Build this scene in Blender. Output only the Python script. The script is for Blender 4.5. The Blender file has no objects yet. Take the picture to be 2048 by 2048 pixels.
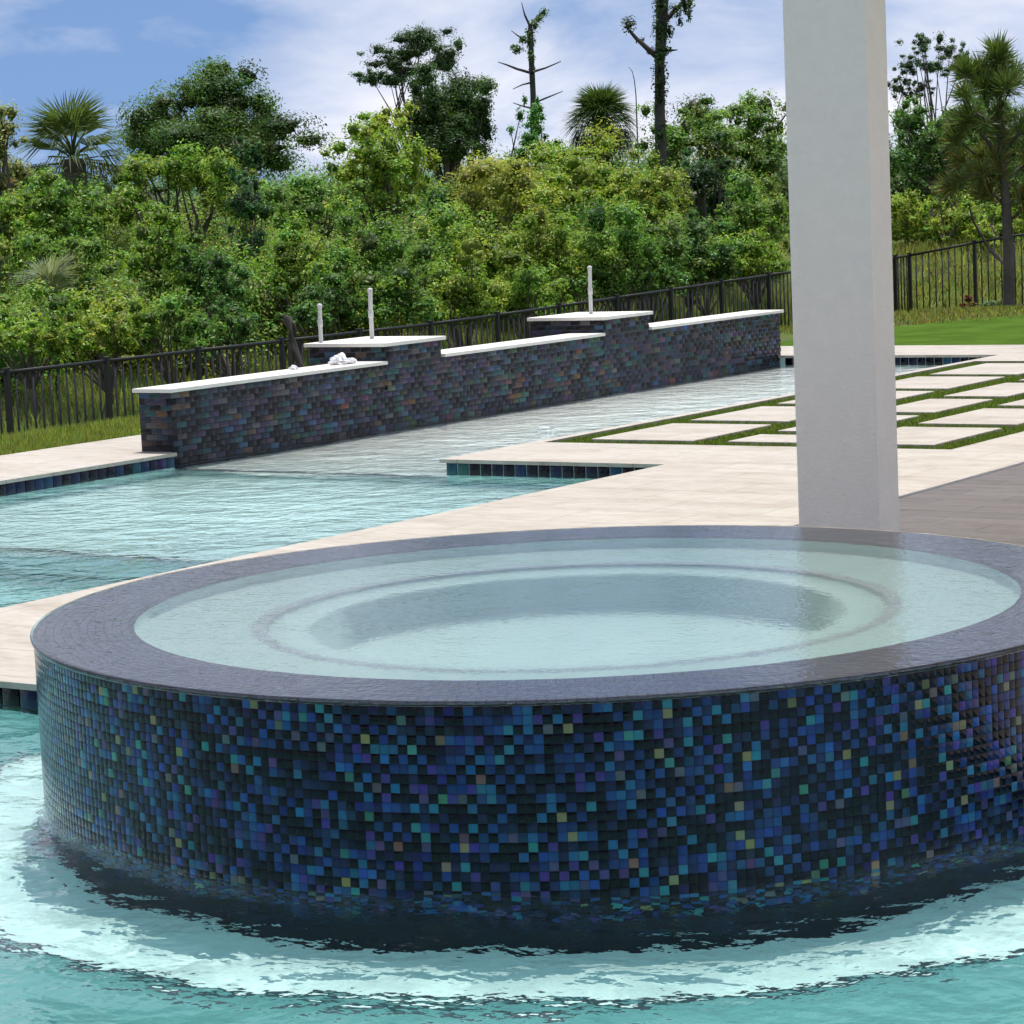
import bpy, bmesh, math, random
import numpy as np
from mathutils import Matrix, Vector
random.seed(7)
RNG = np.random.default_rng(7)
scene = bpy.context.scene
COL = scene.collection

# ------------------------------------------------------------------ camera
CAM = Vector((4.052, -6.319, 1.63))
cam_data = bpy.data.cameras.new('camera')
cam_data.sensor_width = 36.0
cam_data.lens = 36.0 * 5235.4 / 2048.0
cam_data.clip_start = 0.05
cam_data.clip_end = 3000.0
cam = bpy.data.objects.new('camera', cam_data)
COL.objects.link(cam)
_p, _r, _psi = math.radians(6.8856), math.radians(-2.56295), math.radians(33.9865)
_F = np.array([0, math.cos(_p), -math.sin(_p)]); _U = np.array([0, math.sin(_p), math.cos(_p)]); _X = np.array([1., 0, 0])
_X, _U = math.cos(_r) * _X + math.sin(_r) * _U, -math.sin(_r) * _X + math.cos(_r) * _U
_yaw = np.array([[math.cos(_psi), -math.sin(_psi), 0], [math.sin(_psi), math.cos(_psi), 0], [0, 0, 1]])
_X, _U, _F = _yaw @ _X, _yaw @ _U, _yaw @ _F
cam.matrix_world = Matrix(((_X[0], _U[0], -_F[0], CAM.x), (_X[1], _U[1], -_F[1], CAM.y), (_X[2], _U[2], -_F[2], CAM.z), (0, 0, 0, 1)))
scene.camera = cam

# ------------------------------------------------------------------ sky and sun
SUN_EL = math.radians(76.0)
SUN_H = Vector((-0.45, 0.893)).normalized()
world = bpy.data.worlds.new('World'); scene.world = world
world.use_nodes = True
CLOUD_AT = (5.9, 0.4, 0.0)
def build_world():
    nt = world.node_tree; nt.nodes.clear()
    N = nt.nodes.new; L = nt.links.new
    out = N('ShaderNodeOutputWorld'); bg = N('ShaderNodeBackground'); bg.inputs['Strength'].default_value = 0.115
    sky = N('ShaderNodeTexSky'); sky.sky_type = 'NISHITA'; sky.sun_disc = False
    sky.sun_elevation = SUN_EL
    sky.sun_rotation = math.atan2(SUN_H.x, SUN_H.y)
    sky.air_density = 1.0; sky.dust_density = 0.6; sky.ozone_density = 1.6; sky.altitude = 0
    # the sky keeps its deep blue down to the tree line: look it up a little higher than the view ray
    lift = N('ShaderNodeVectorMath'); lift.operation = 'ADD'; lift.inputs[1].default_value = (0, 0, 0.28)
    # drifting cumulus haze: clouds laid on a flat layer above, so they shrink toward the horizon
    tc = N('ShaderNodeTexCoord'); sep = N('ShaderNodeSeparateXYZ'); L(tc.outputs['Generated'], sep.inputs[0])
    L(tc.outputs['Generated'], lift.inputs[0]); nrm = N('ShaderNodeVectorMath'); nrm.operation = 'NORMALIZE'; L(lift.outputs[0], nrm.inputs[0]); L(nrm.outputs[0], sky.inputs['Vector'])
    zc = N('ShaderNodeMath'); zc.operation = 'MAXIMUM'; L(sep.outputs['Z'], zc.inputs[0]); zc.inputs[1].default_value = 0.0
    za = N('ShaderNodeMath'); za.operation = 'ADD'; L(zc.outputs[0], za.inputs[0]); za.inputs[1].default_value = 0.32
    dx = N('ShaderNodeMath'); dx.operation = 'DIVIDE'; L(sep.outputs['X'], dx.inputs[0]); L(za.outputs[0], dx.inputs[1])
    dy = N('ShaderNodeMath'); dy.operation = 'DIVIDE'; L(sep.outputs['Y'], dy.inputs[0]); L(za.outputs[0], dy.inputs[1])
    cb = N('ShaderNodeCombineXYZ'); L(dx.outputs[0], cb.inputs[0]); L(dy.outputs[0], cb.inputs[1])
    def puffs(scale, detail, rough, loc, dist):
        n = N('ShaderNodeTexNoise'); n.inputs['Scale'].default_value = scale; n.inputs['Detail'].default_value = detail
        n.inputs['Roughness'].default_value = rough; n.inputs['Distortion'].default_value = dist
        mp = N('ShaderNodeMapping'); mp.inputs['Location'].default_value = loc; L(cb.outputs[0], mp.inputs[0]); L(mp.outputs[0], n.inputs['Vector']); return n.outputs[0]
    big, small = puffs(0.75, 3.0, 0.5, CLOUD_AT, 0.2), puffs(2.6, 8.0, 0.56, (1.7, 4.4, 0.0), 0.3)
    ma = N('ShaderNodeMath'); ma.operation = 'MULTIPLY'; L(big, ma.inputs[0]); ma.inputs[1].default_value = 0.55
    mb = N('ShaderNodeMath'); mb.operation = 'MULTIPLY_ADD'; L(small, mb.inputs[0]); mb.inputs[1].default_value = 0.45; L(ma.outputs[0], mb.inputs[2])
    cr = N('ShaderNodeValToRGB'); cr.color_ramp.elements[0].position = 0.44; cr.color_ramp.elements[0].color = (0, 0, 0, 1)
    cr.color_ramp.elements[1].position = 0.60; cr.color_ramp.elements[1].color = (0.85, 0.85, 0.85, 1)
    L(mb.outputs[0], cr.inputs[0])
    mx = N('ShaderNodeMix'); mx.data_type = 'RGBA'
    tone = N('ShaderNodeMix'); tone.data_type = 'RGBA'; tone.blend_type = 'MULTIPLY'; tone.inputs[0].default_value = 1.0
    L(sky.outputs[0], tone.inputs[6]); tone.inputs[7].default_value = (0.52, 0.58, 0.65, 1)
    L(cr.outputs[0], mx.inputs[0]); L(tone.outputs[2], mx.inputs[6]); mx.inputs[7].default_value = (5.9, 5.75, 5.95, 1)
    L(mx.outputs[2], bg.inputs['Color']); L(bg.outputs[0], out.inputs['Surface'])
build_world()
sun_data = bpy.data.lights.new('sun', 'SUN'); sun_data.energy = 3.15; sun_data.angle = math.radians(0.55); sun_data.color = (1.0, 0.955, 0.88)
sun = bpy.data.objects.new('sun', sun_data); COL.objects.link(sun)
_s = Vector((SUN_H.x * math.cos(SUN_EL), SUN_H.y * math.cos(SUN_EL), math.sin(SUN_EL)))
sun.rotation_euler = _s.to_track_quat('Z', 'Y').to_euler()
sun.location = _s * 60
sun_data.cycles.is_caustics_light = True

scene.view_settings.view_transform = 'Standard'; scene.view_settings.look = 'None'
scene.view_settings.exposure = 0.76; scene.view_settings.gamma = 1.0; scene.view_settings.use_curve_mapping = False
cy = scene.cycles
cy.max_bounces = 14; cy.diffuse_bounces = 7; cy.glossy_bounces = 7; cy.transmission_bounces = 10; cy.transparent_max_bounces = 12
cy.sample_clamp_indirect = 4.0; cy.caustics_reflective = True; cy.caustics_refractive = True; cy.blur_glossy = 0.3
cy.use_adaptive_sampling = True; cy.adaptive_threshold = 0.03
cy.use_denoising = True
try: cy.denoiser = 'OPENIMAGEDENOISE'
except Exception: pass

# ------------------------------------------------------------------ material helpers
def mat(name):
    m = bpy.data.materials.new(name); m.use_nodes = True
    nt = m.node_tree; b = nt.nodes['Principled BSDF']
    return m, nt, b
def node(nt, t, **kw):
    n = nt.nodes.new(t)
    for k, v in kw.items():
        if k in n.inputs: n.inputs[k].default_value = v
        else: setattr(n, k, v)
    return n
def ramp(nt, src, stops):
    r = nt.nodes.new('ShaderNodeValToRGB'); e = r.color_ramp.elements
    while len(e) < len(stops): e.new(0.5)
    for i, (p, c) in enumerate(stops):
        e[i].position = p; e[i].color = (*c, 1) if len(c) == 3 else c
    nt.links.new(src, r.inputs[0]); return r
def noise(nt, scale, detail=4, rough=0.5, vec=None, stretch=None, rot=(0, 0, 0), coord='Object'):
    n = node(nt, 'ShaderNodeTexNoise', Scale=scale, Detail=detail, Roughness=rough)
    tc = nt.nodes.new('ShaderNodeTexCoord')
    src = tc.outputs[coord]
    if stretch or rot != (0, 0, 0):
        mp = nt.nodes.new('ShaderNodeMapping'); mp.inputs['Scale'].default_value = stretch or (1, 1, 1); mp.inputs['Rotation'].default_value = rot
        nt.links.new(src, mp.inputs[0]); src = mp.outputs[0]
    nt.links.new(src, n.inputs['Vector']); return n
def mixc(nt, fac, a, b, mode='MIX'):
    m = nt.nodes.new('ShaderNodeMix'); m.data_type = 'RGBA'; m.blend_type = mode
    for i, v in ((0, fac), (6, a), (7, b)):
        if hasattr(v, 'links') or hasattr(v, 'is_linked'): nt.links.new(v, m.inputs[i])
        else: m.inputs[i].default_value = v if i == 0 else (*v, 1)
    return m.outputs[2]
def bump(nt, b, src, strength=0.3, dist=0.01):
    n = node(nt, 'ShaderNodeBump', Strength=strength, Distance=dist); nt.links.new(src, n.inputs['Height'])
    nt.links.new(n.outputs[0], b.inputs['Normal']); return n
M = {}
def simple(name, col, rough=0.6, var=0.12, scale=8, bmp=0.0, metal=0.0, spec=0.5):
    m, nt, b = mat(name)
    n = noise(nt, scale, 5, 0.6)
    lo = tuple(max(0, c * (1 - var)) for c in col); hi = tuple(min(1, c * (1 + var)) for c in col)
    r = ramp(nt, n.outputs[0], [(0.3, lo), (0.7, hi)])
    nt.links.new(r.outputs[0], b.inputs['Base Color']); b.inputs['Roughness'].default_value = rough
    b.inputs['Metallic'].default_value = metal; b.inputs['Specular IOR Level'].default_value = spec
    if bmp: bump(nt, b, noise(nt, scale * 6, 6, 0.65).outputs[0], bmp, 0.01)
    M[name] = m; return m

def travertine():
    m, nt, b = mat('travertine')
    s1 = noise(nt, 2.2, 6, 0.6, stretch=(0.9, 2.2, 1))
    s2 = noise(nt, 16.0, 5, 0.65, stretch=(0.6, 2.4, 1))
    s3 = noise(nt, 0.9, 3, 0.5)
    c1 = ramp(nt, s1.outputs[0], [(0.30, (0.385, 0.345, 0.29)), (0.46, (0.445, 0.41, 0.36)), (0.62, (0.485, 0.455, 0.41)), (0.75, (0.435, 0.395, 0.345))])
    c2 = ramp(nt, s2.outputs[0], [(0.36, (0.84, 0.81, 0.76)), (0.55, (1, 1, 1))])
    c3 = ramp(nt, s3.outputs[0], [(0.35, (0.95, 0.93, 0.92)), (0.65, (1.0, 1.0, 1.0))])
    c = mixc(nt, 1.0, c1.outputs[0], c2.outputs[0], 'MULTIPLY'); c = mixc(nt, 1.0, c, c3.outputs[0], 'MULTIPLY')
    # tight paver joints, barely darker
    br = node(nt, 'ShaderNodeTexBrick', Scale=1.0); br.inputs['Mortar Size'].default_value = 0.004
    br.inputs['Brick Width'].default_value = 0.61; br.inputs['Row Height'].default_value = 0.405
    br.inputs['Color1'].default_value = (1, 1, 1, 1); br.inputs['Color2'].default_value = (0.93, 0.92, 0.91, 1); br.inputs['Mortar'].default_value = (0.66, 0.63, 0.59, 1)
    tc = nt.nodes.new('ShaderNodeTexCoord'); nt.links.new(tc.outputs['Object'], br.inputs['Vector'])
    c = mixc(nt, 1.0, c, br.outputs['Color'], 'MULTIPLY')
    nt.links.new(c, b.inputs['Base Color']); b.inputs['Roughness'].default_value = 0.62
    bump(nt, b, s2.outputs[0], 0.25, 0.004)
    M['travertine'] = m
travertine()
def patio_mat():
    m, nt, b = mat('patio')
    s1 = noise(nt, 3.0, 6, 0.6, stretch=(0.5, 4.5, 1)); s2 = noise(nt, 14.0, 4, 0.6)
    c1 = ramp(nt, s1.outputs[0], [(0.3, (0.74, 0.56, 0.39)), (0.5, (0.86, 0.68, 0.51)), (0.7, (0.90, 0.76, 0.60))]); c2 = ramp(nt, s2.outputs[0], [(0.3, (0.85, 0.85, 0.85)), (0.7, (1, 1, 1))])
    br = node(nt, 'ShaderNodeTexBrick', Scale=1.0); br.inputs['Mortar Size'].default_value = 0.003; br.inputs['Brick Width'].default_value = 0.61; br.inputs['Row Height'].default_value = 0.2
    br.inputs['Color1'].default_value = (1, 1, 1, 1); br.inputs['Color2'].default_value = (0.86, 0.85, 0.83, 1); br.inputs['Mortar'].default_value = (0.6, 0.58, 0.55, 1)
    tc = nt.nodes.new('ShaderNodeTexCoord'); nt.links.new(tc.outputs['Object'], br.inputs['Vector'])
    c = mixc(nt, 1.0, c1.outputs[0], c2.outputs[0], 'MULTIPLY'); nt.links.new(mixc(nt, 1.0, c, br.outputs['Color'], 'MULTIPLY'), b.inputs['Base Color']); b.inputs['Roughness'].default_value = 0.6
    M['patio'] = m
patio_mat()

def plaster(name, lo, hi):
    m, nt, b = mat(name)
    n = noise(nt, 9, 6, 0.7); n2 = noise(nt, 60, 3, 0.7)
    c = ramp(nt, n.outputs[0], [(0.3, lo), (0.7, hi)])
    c2 = ramp(nt, n2.outputs[0], [(0.35, (0.88, 0.90, 0.90)), (0.6, (1, 1, 1))])
    nt.links.new(mixc(nt, 1.0, c.outputs[0], c2.outputs[0], 'MULTIPLY'), b.inputs['Base Color'])
    b.inputs['Roughness'].default_value = 0.7
    M[name] = m
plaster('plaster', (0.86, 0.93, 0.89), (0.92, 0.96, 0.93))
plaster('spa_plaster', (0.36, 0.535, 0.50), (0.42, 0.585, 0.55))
plaster('depth_tint_plaster', (0.24, 0.60, 0.60), (0.32, 0.68, 0.67))  # water depth absorption put into the plaster colour, stronger on deeper levels
plaster('step_tint_plaster', (0.54, 0.80, 0.78), (0.62, 0.85, 0.83))

def water(name, bumps):
    m = bpy.data.materials.new(name); m.use_nodes = True; nt = m.node_tree; nt.nodes.clear()
    out = nt.nodes.new('ShaderNodeOutputMaterial')
    g = node(nt, 'ShaderNodeBsdfGlass', IOR=1.333, Roughness=0.0); g.inputs['Color'].default_value = (1, 1, 1, 1)
    prev = None
    for scale, stretch, strength, dist in bumps:
        n = noise(nt, scale, 3, 0.55, stretch=stretch)
        bp = node(nt, 'ShaderNodeBump', Strength=strength, Distance=dist); nt.links.new(n.outputs[0], bp.inputs['Height'])
        if prev: nt.links.new(prev.outputs[0], bp.inputs['Normal'])
        prev = bp
    if prev: nt.links.new(prev.outputs[0], g.inputs['Normal'])
    nt.links.new(g.outputs[0], out.inputs['Surface'])
    M[name] = m
water('pool_water', [(4.0, (1, 1, 1), 0.55, 0.06), (13.0, (1, 1, 1), 0.45, 0.02)])
water('spa_water', [(11.0, (1, 1, 1), 0.22, 0.008), (38.0, (1, 1, 1), 0.50, 0.004)])

def attr_mat(name, rough=0.08, spec=0.5, coat=0.0, attr='col', nscale=0, bmp=0.0):
    m, nt, b = mat(name)
    a = node(nt, 'ShaderNodeAttribute', attribute_name=attr)
    nt.links.new(a.outputs['Color'], b.inputs['Base Color'])
    b.inputs['Roughness'].default_value = rough; b.inputs['Specular IOR Level'].default_value = spec; b.inputs['Coat Weight'].default_value = coat
    if bmp: bump(nt, b, noise(nt, nscale, 3, 0.6).outputs[0], bmp, 0.01)
    M[name] = m
attr_mat('glass_tile', 0.10, 0.24)
def leaf_mat(name, trans=0.35, rough=0.5, spec=0.22):
    m = bpy.data.materials.new(name); m.use_nodes = True; nt = m.node_tree; b = nt.nodes['Principled BSDF']; out = nt.nodes['Material Output']
    a = node(nt, 'ShaderNodeAttribute', attribute_name='col')
    nt.links.new(a.outputs['Color'], b.inputs['Base Color']); b.inputs['Roughness'].default_value = rough; b.inputs['Specular IOR Level'].default_value = spec
    t = nt.nodes.new('ShaderNodeBsdfTranslucent')
    nt.links.new(mixc(nt, 1.0, a.outputs['Color'], (1.25, 1.25, 0.55), 'MULTIPLY'), t.inputs['Color'])
    mx = nt.nodes.new('ShaderNodeMixShader'); mx.inputs[0].default_value = trans
    nt.links.new(b.outputs[0], mx.inputs[1]); nt.links.new(t.outputs[0], mx.inputs[2]); nt.links.new(mx.outputs[0], out.inputs['Surface'])
    M[name] = m
leaf_mat('leaf', 0.36); leaf_mat('needle', 0.2, 0.5)
simple('pebble', (0.24, 0.30, 0.31), 0.8, 0.35, 60)
simple('slate', (0.16, 0.19, 0.20), 0.7, 0.2, 20)
simple('grout', (0.010, 0.011, 0.015), 0.8, 0.2, 30)
simple('stucco', (0.90, 0.875, 0.81), 0.85, 0.025, 14, 0.8)
simple('dark_glass', (0.02, 0.025, 0.03), 0.05, 0.1, 3)
simple('concrete', (0.4, 0.39, 0.36), 0.9, 0.15, 6)

# ------------------------------------------------------------------ geometry helpers
def link(o, parent=None):
    COL.objects.link(o)
    if parent: o.parent = parent
    return o
def tag(o, label=None, cat=None, group=None, kind=None):
    if label: o['label'] = label
    if cat: o['category'] = cat
    if group: o['group'] = group
    o['kind'] = kind or 'thing'
    return o
def empty(name, loc=(0, 0, 0)):
    o = bpy.data.objects.new(name, None); o.location = loc; o.empty_display_size = 0.1
    return link(o)
def mesh_np(name, V, F, mats=None, smooth=False, col=None, fmat=None):
    """V (n,3), F (m,k) all faces of the same size; col = per-face colours"""
    me = bpy.data.meshes.new(name); V = np.asarray(V, np.float32); F = np.asarray(F, np.int32)
    me.vertices.add(len(V)); me.vertices.foreach_set('co', V.ravel())
    k = F.shape[1]; me.loops.add(F.size); me.loops.foreach_set('vertex_index', F.ravel())
    me.polygons.add(len(F)); me.polygons.foreach_set('loop_start', np.arange(0, F.size, k, dtype=np.int32))
    me.polygons.foreach_set('loop_total', np.full(len(F), k, np.int32))
    if smooth: me.polygons.foreach_set('use_smooth', np.ones(len(F), bool))
    for m in (mats or []): me.materials.append(m)
    if fmat is not None: me.polygons.foreach_set('material_index', np.asarray(fmat, np.int32))
    me.update(calc_edges=True)
    if col is not None:
        a = me.color_attributes.new('col', 'FLOAT_COLOR', 'CORNER')
        c = np.ones((F.size, 4), np.float32); c[:, :3] = np.repeat(np.asarray(col, np.float32), k, axis=0)
        a.data.foreach_set('color', c.ravel())
    return me
def obj(name, me, parent=None, loc=None):
    o = bpy.data.objects.new(name, me)
    if loc is not None: o.location = loc
    return link(o, parent)
BOXF = np.array([(0, 3, 2, 1), (4, 5, 6, 7), (0, 1, 5, 4), (1, 2, 6, 5), (2, 3, 7, 6), (3, 0, 4, 7)])
def box_vf(x0, x1, y0, y1, z0, z1):
    return np.array([(x0, y0, z0), (x1, y0, z0), (x1, y1, z0), (x0, y1, z0), (x0, y0, z1), (x1, y0, z1), (x1, y1, z1), (x0, y1, z1)], float)
def boxes_mesh(name, B, m, col=None):
    V = np.concatenate([box_vf(*b) for b in B]); F = np.concatenate([BOXF + 8 * i for i in range(len(B))])
    return mesh_np(name, V, F, [m], col=None if col is None else np.repeat(np.asarray(col), 6, axis=0))
def bevel_box(name, x0, x1, y0, y1, z0, z1, m, w=0.004, seg=2):
    bm = bmesh.new(); bmesh.ops.create_cube(bm, size=1.0)
    bmesh.ops.scale(bm, vec=(x1 - x0, y1 - y0, z1 - z0), verts=bm.verts)
    bmesh.ops.translate(bm, vec=((x0 + x1) / 2, (y0 + y1) / 2, (z0 + z1) / 2), verts=bm.verts)
    bmesh.ops.bevel(bm, geom=bm.edges[:], offset=w, segments=seg, affect='EDGES', profile=0.6)
    me = bpy.data.meshes.new(name); bm.to_mesh(me); bm.free(); me.materials.append(m); return me
def prism(name, pts, z0, z1, m, bev=0.0):
    bm = bmesh.new(); vs = [bm.verts.new((x, y, z0)) for x, y in pts]
    f = bm.faces.new(vs); f.normal_update()
    if f.normal.z < 0: f.normal_flip()
    r = bmesh.ops.extrude_face_region(bm, geom=[f])
    bmesh.ops.translate(bm, vec=(0, 0, z1 - z0), verts=[g for g in r['geom'] if isinstance(g, bmesh.types.BMVert)])
    bmesh.ops.recalc_face_normals(bm, faces=bm.faces[:])
    me = bpy.data.meshes.new(name); bm.to_mesh(me); bm.free(); me.materials.append(m); return me
def lathe(name, prof, seg, m, smooth=True):
    """prof: list of (r, z); open profile"""
    a = np.linspace(0, 2 * math.pi, seg, endpoint=False)
    V = np.array([(r * math.cos(t), r * math.sin(t), z) for r, z in prof for t in a])
    F = []
    for i in range(len(prof) - 1):
        for j in range(seg):
            k = (j + 1) % seg
            F.append((i * seg + j, i * seg + k, (i + 1) * seg + k, (i + 1) * seg + j))
    return mesh_np(name, V, F, [m], smooth)
def tube_vf(path, radii, seg=8):
    """tapered tube along a list of points; returns V, F (quads)"""
    P = np.asarray(path, float); n = len(P); V = []
    T = np.gradient(P, axis=0); T /= np.linalg.norm(T, axis=1)[:, None] + 1e-9
    up = np.array([0.13, 0.31, 0.94]); 
    for i in range(n):
        a = np.cross(T[i], up if abs(T[i] @ up) < 0.95 else np.array([1., 0, 0])); a /= np.linalg.norm(a); b = np.cross(T[i], a)
        for j in range(seg):
            t = 2 * math.pi * j / seg; V.append(P[i] + radii[i] * (math.cos(t) * a + math.sin(t) * b))
    F = [(i * seg + j, i * seg + (j + 1) % seg, (i + 1) * seg + (j + 1) % seg, (i + 1) * seg + j) for i in range(n - 1) for j in range(seg)]
    return np.array(V), np.array(F)
def join_vf(parts):
    V, F, o = [], [], 0
    for v, f in parts: V.append(v); F.append(f + o); o += len(v)
    return np.concatenate(V), np.concatenate(F)

# value noise for terrain, water and crowns
_perm = RNG.random((64, 64))
def vnoise(x, y):
    x = np.asarray(x, float); y = np.asarray(y, float)
    xi = np.floor(x).astype(int); yi = np.floor(y).astype(int); fx = x - xi; fy = y - yi
    fx = fx * fx * fx * (fx * (fx * 6 - 15) + 10); fy = fy * fy * fy * (fy * (fy * 6 - 15) + 10)
    g = lambda a, b: _perm[a % 64, b % 64]
    return (g(xi, yi) * (1 - fx) + g(xi + 1, yi) * fx) * (1 - fy) + (g(xi, yi + 1) * (1 - fx) + g(xi + 1, yi + 1) * fx) * fy - 0.5

# ------------------------------------------------------------------ layout (metres; origin = spa centre, z = 0 pool water, Y runs along the tiled wall)
DECK = 0.085; LIP = 0.063
PX0, PX1 = -7.12, -4.98                     # sun shelf: wall side, peninsula side
SPA_R, SPA_IN, RIM = 1.555, 1.27, 0.458

# ------------------------------------------------------------------ deck
def arc(r, a0, a1, n):
    return [(r * math.cos(a0 + (a1 - a0) * i / n), r * math.sin(a0 + (a1 - a0) * i / n)) for i in range(n + 1)]
def deck_polys(ov):
    """ov = how far the slab reaches beyond the pool wall"""
    y0 = -0.06 - ov; r = 1.50; th = math.asin(y0 / r)
    return [
        [(-3.42 - ov, y0)] + arc(r, math.pi - th, th, 48) + [(14, y0), (14, 6.4 - ov), (-3.42 - ov, 6.4 - ov)],
        [(PX1 - ov, 6.4 - ov), (14, 6.4 - ov), (14, 7.38), (PX1 - ov, 7.38)],
        [(PX1 - ov, 7.38), (-4.925, 7.38), (-4.925, 14.02), (PX1 - ov, 14.02)],
        [(-2.15, 7.38), (14, 7.38), (14, 14.02), (-2.15, 14.02)],
        [(PX1 - ov, 14.02), (14, 14.02), (14, 14.76 - ov), (PX1 - ov, 14.76 - ov)],
        [(-8.3, 14.76 - ov), (14, 14.76 - ov), (14, 15.95), (-8.3, 15.95)],
        [(-8.3, -4.6), (-7.13 + ov, -4.6), (-7.13 + ov, 6.40), (-8.3, 6.40)],
        [(-8.3, 6.40), (-7.17, 6.40), (-7.17, 14.76 - ov), (-8.3, 14.76 - ov)],
        [(-8.3, -12), (14, -12), (14, -4.6 + ov), (-8.3, -4.6 + ov)],
    ]
def join_meshes(name, ms, m):
    bm = bmesh.new()
    for q in ms: bm.from_mesh(q)
    me = bpy.data.meshes.new(name); bm.to_mesh(me); bm.free(); me.materials.append(m); return me
deck = obj('deck', join_meshes('deck', [prism('p', p, LIP, DECK, M['travertine']) for p in deck_polys(0.03)], M['travertine']))
tag(deck, 'cream travertine pool deck with thin coping edges', kind='structure')

# ------------------------------------------------------------------ pool shell
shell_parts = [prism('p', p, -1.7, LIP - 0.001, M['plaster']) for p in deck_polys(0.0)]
pool = obj('pool_shell', join_meshes('pool_shell', shell_parts, M['step_tint_plaster']))
tag(pool, 'pale plaster pool basin under the deck edge', kind='structure')
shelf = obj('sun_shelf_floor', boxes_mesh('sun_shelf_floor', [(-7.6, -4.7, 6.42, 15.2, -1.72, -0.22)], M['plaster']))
tag(shelf, 'shallow pale sun shelf beside the tiled wall', kind='structure')
step = obj('pool_step', boxes_mesh('pool_step', [(-7.6, -3.3, 3.36, 6.415, -1.72, -0.52)], M['step_tint_plaster']))
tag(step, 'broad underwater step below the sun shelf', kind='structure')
floor = obj('pool_floor', boxes_mesh('pool_floor', [(-8.3, 14, -4.7, 3.355, -1.9, -1.35)], M['depth_tint_plaster']))
tag(floor, 'deep pool floor tinted aqua for water depth', kind='structure')
ledge = obj('spa_ledge', lathe('spa_ledge', [(1.95, -1.5), (1.95, -0.415), (1.935, -0.40), (1.52, -0.39)], 160, M['step_tint_plaster'], False))
tag(ledge, 'underwater ledge ringing the foot of the spa', kind='structure')
for o in (pool, shelf, step, floor, ledge): o.cycles.is_caustics_receiver = True

# ------------------------------------------------------------------ spa body
spa = empty('spa', (0, 0, 0))
tag(spa, 'round raised spa with vanishing edge, clad in dark blue mosaic tile', 'spa')
prof = [(SPA_R - 0.006, -1.6), (SPA_R - 0.006, RIM - 0.01), (SPA_R - 0.016, RIM), (SPA_IN + 0.012, RIM), (SPA_IN, RIM - 0.012)]
o = obj('shell', lathe('spa_shell', prof, 256, M['grout'], True), spa)
o.data.shade_flat() if hasattr(o.data, 'shade_flat') else None
prof = [(SPA_IN - 0.001, RIM - 0.03), (SPA_IN - 0.001, RIM - 0.22), (0.90, RIM - 0.235), (0.895, RIM - 0.29), (0.79, RIM - 0.30), (0.765, RIM - 0.33), (0.735, RIM - 0.87), (0.70, RIM - 0.89), (0.001, RIM - 0.90)]
o = obj('basin', lathe('spa_basin', prof, 192, M['spa_plaster'], False), spa); o.cycles.is_caustics_receiver = True

# ------------------------------------------------------------------ water
def waves(X, Y, amp):
    r = np.hypot(X, Y)
    w = np.zeros_like(X)
    near = np.exp(-np.maximum(r - 1.6, 0) / 1.3) * (Y < 1.0)
    for k, (sc, a, g) in enumerate(((1.3, 0.020, 1.4), (2.9, 0.0085, 1.7), (6.1, 0.0034, 2.6), (12.0, 0.0012, 3.2))):
        w += a * vnoise(X * sc + 11.3 * k + 4 * vnoise(X * .8, Y * .8), Y * sc + 7.1 * k) * (0.30 + g * near)
    w += near * 0.004 * np.sin(r * 22 + 6 * vnoise(X * 1.5, Y * 1.5))
    return w * amp
def pool_water():
    V, F, off = [], [], 0
    for (x0, x1, y0, y1, st) in ((-7.2, 6.0, -4.7, -0.03, 0.03), (-7.2, -3.38, -0.03, 6.42, 0.035), (-7.2, -4.9, 6.42, 14.85, 0.04)):
        nx, ny = int(round((x1 - x0) / st)), int(round((y1 - y0) / st))
        X, Y = np.meshgrid(np.linspace(x0, x1, nx + 1), np.linspace(y0, y1, ny + 1), indexing='ij')
        Z = waves(X, Y, 1.0)
        I = np.arange((nx + 1) * (ny + 1)).reshape(nx + 1, ny + 1)
        f = np.stack([I[:-1, :-1], I[1:, :-1], I[1:, 1:], I[:-1, 1:]], -1).reshape(-1, 4)
        cx = (X[:-1, :-1] + X[1:, 1:]).ravel() / 2; cyy = (Y[:-1, :-1] + Y[1:, 1:]).ravel() / 2
        f = f[np.hypot(cx, cyy) > 1.49]
        V.append(np.stack([X.ravel(), Y.ravel(), Z.ravel()], 1)); F.append(f + off); off += X.size
    V = np.concatenate(V); F = np.concatenate(F)
    me = mesh_np('pool_water', V, F, [M['pool_water']], True)
    bm = bmesh.new(); bm.from_mesh(me); bmesh.ops.remove_doubles(bm, verts=bm.verts, dist=0.0005)
    bmesh.ops.delete(bm, geom=[v for v in bm.verts if not v.link_faces], context='VERTS'); bm.to_mesh(me); bm.free()
    o = obj('pool_water', me); tag(o, 'rippling turquoise pool water around the spa', kind='structure')
    o.cycles.is_caustics_caster = True
pool_water()
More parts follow.
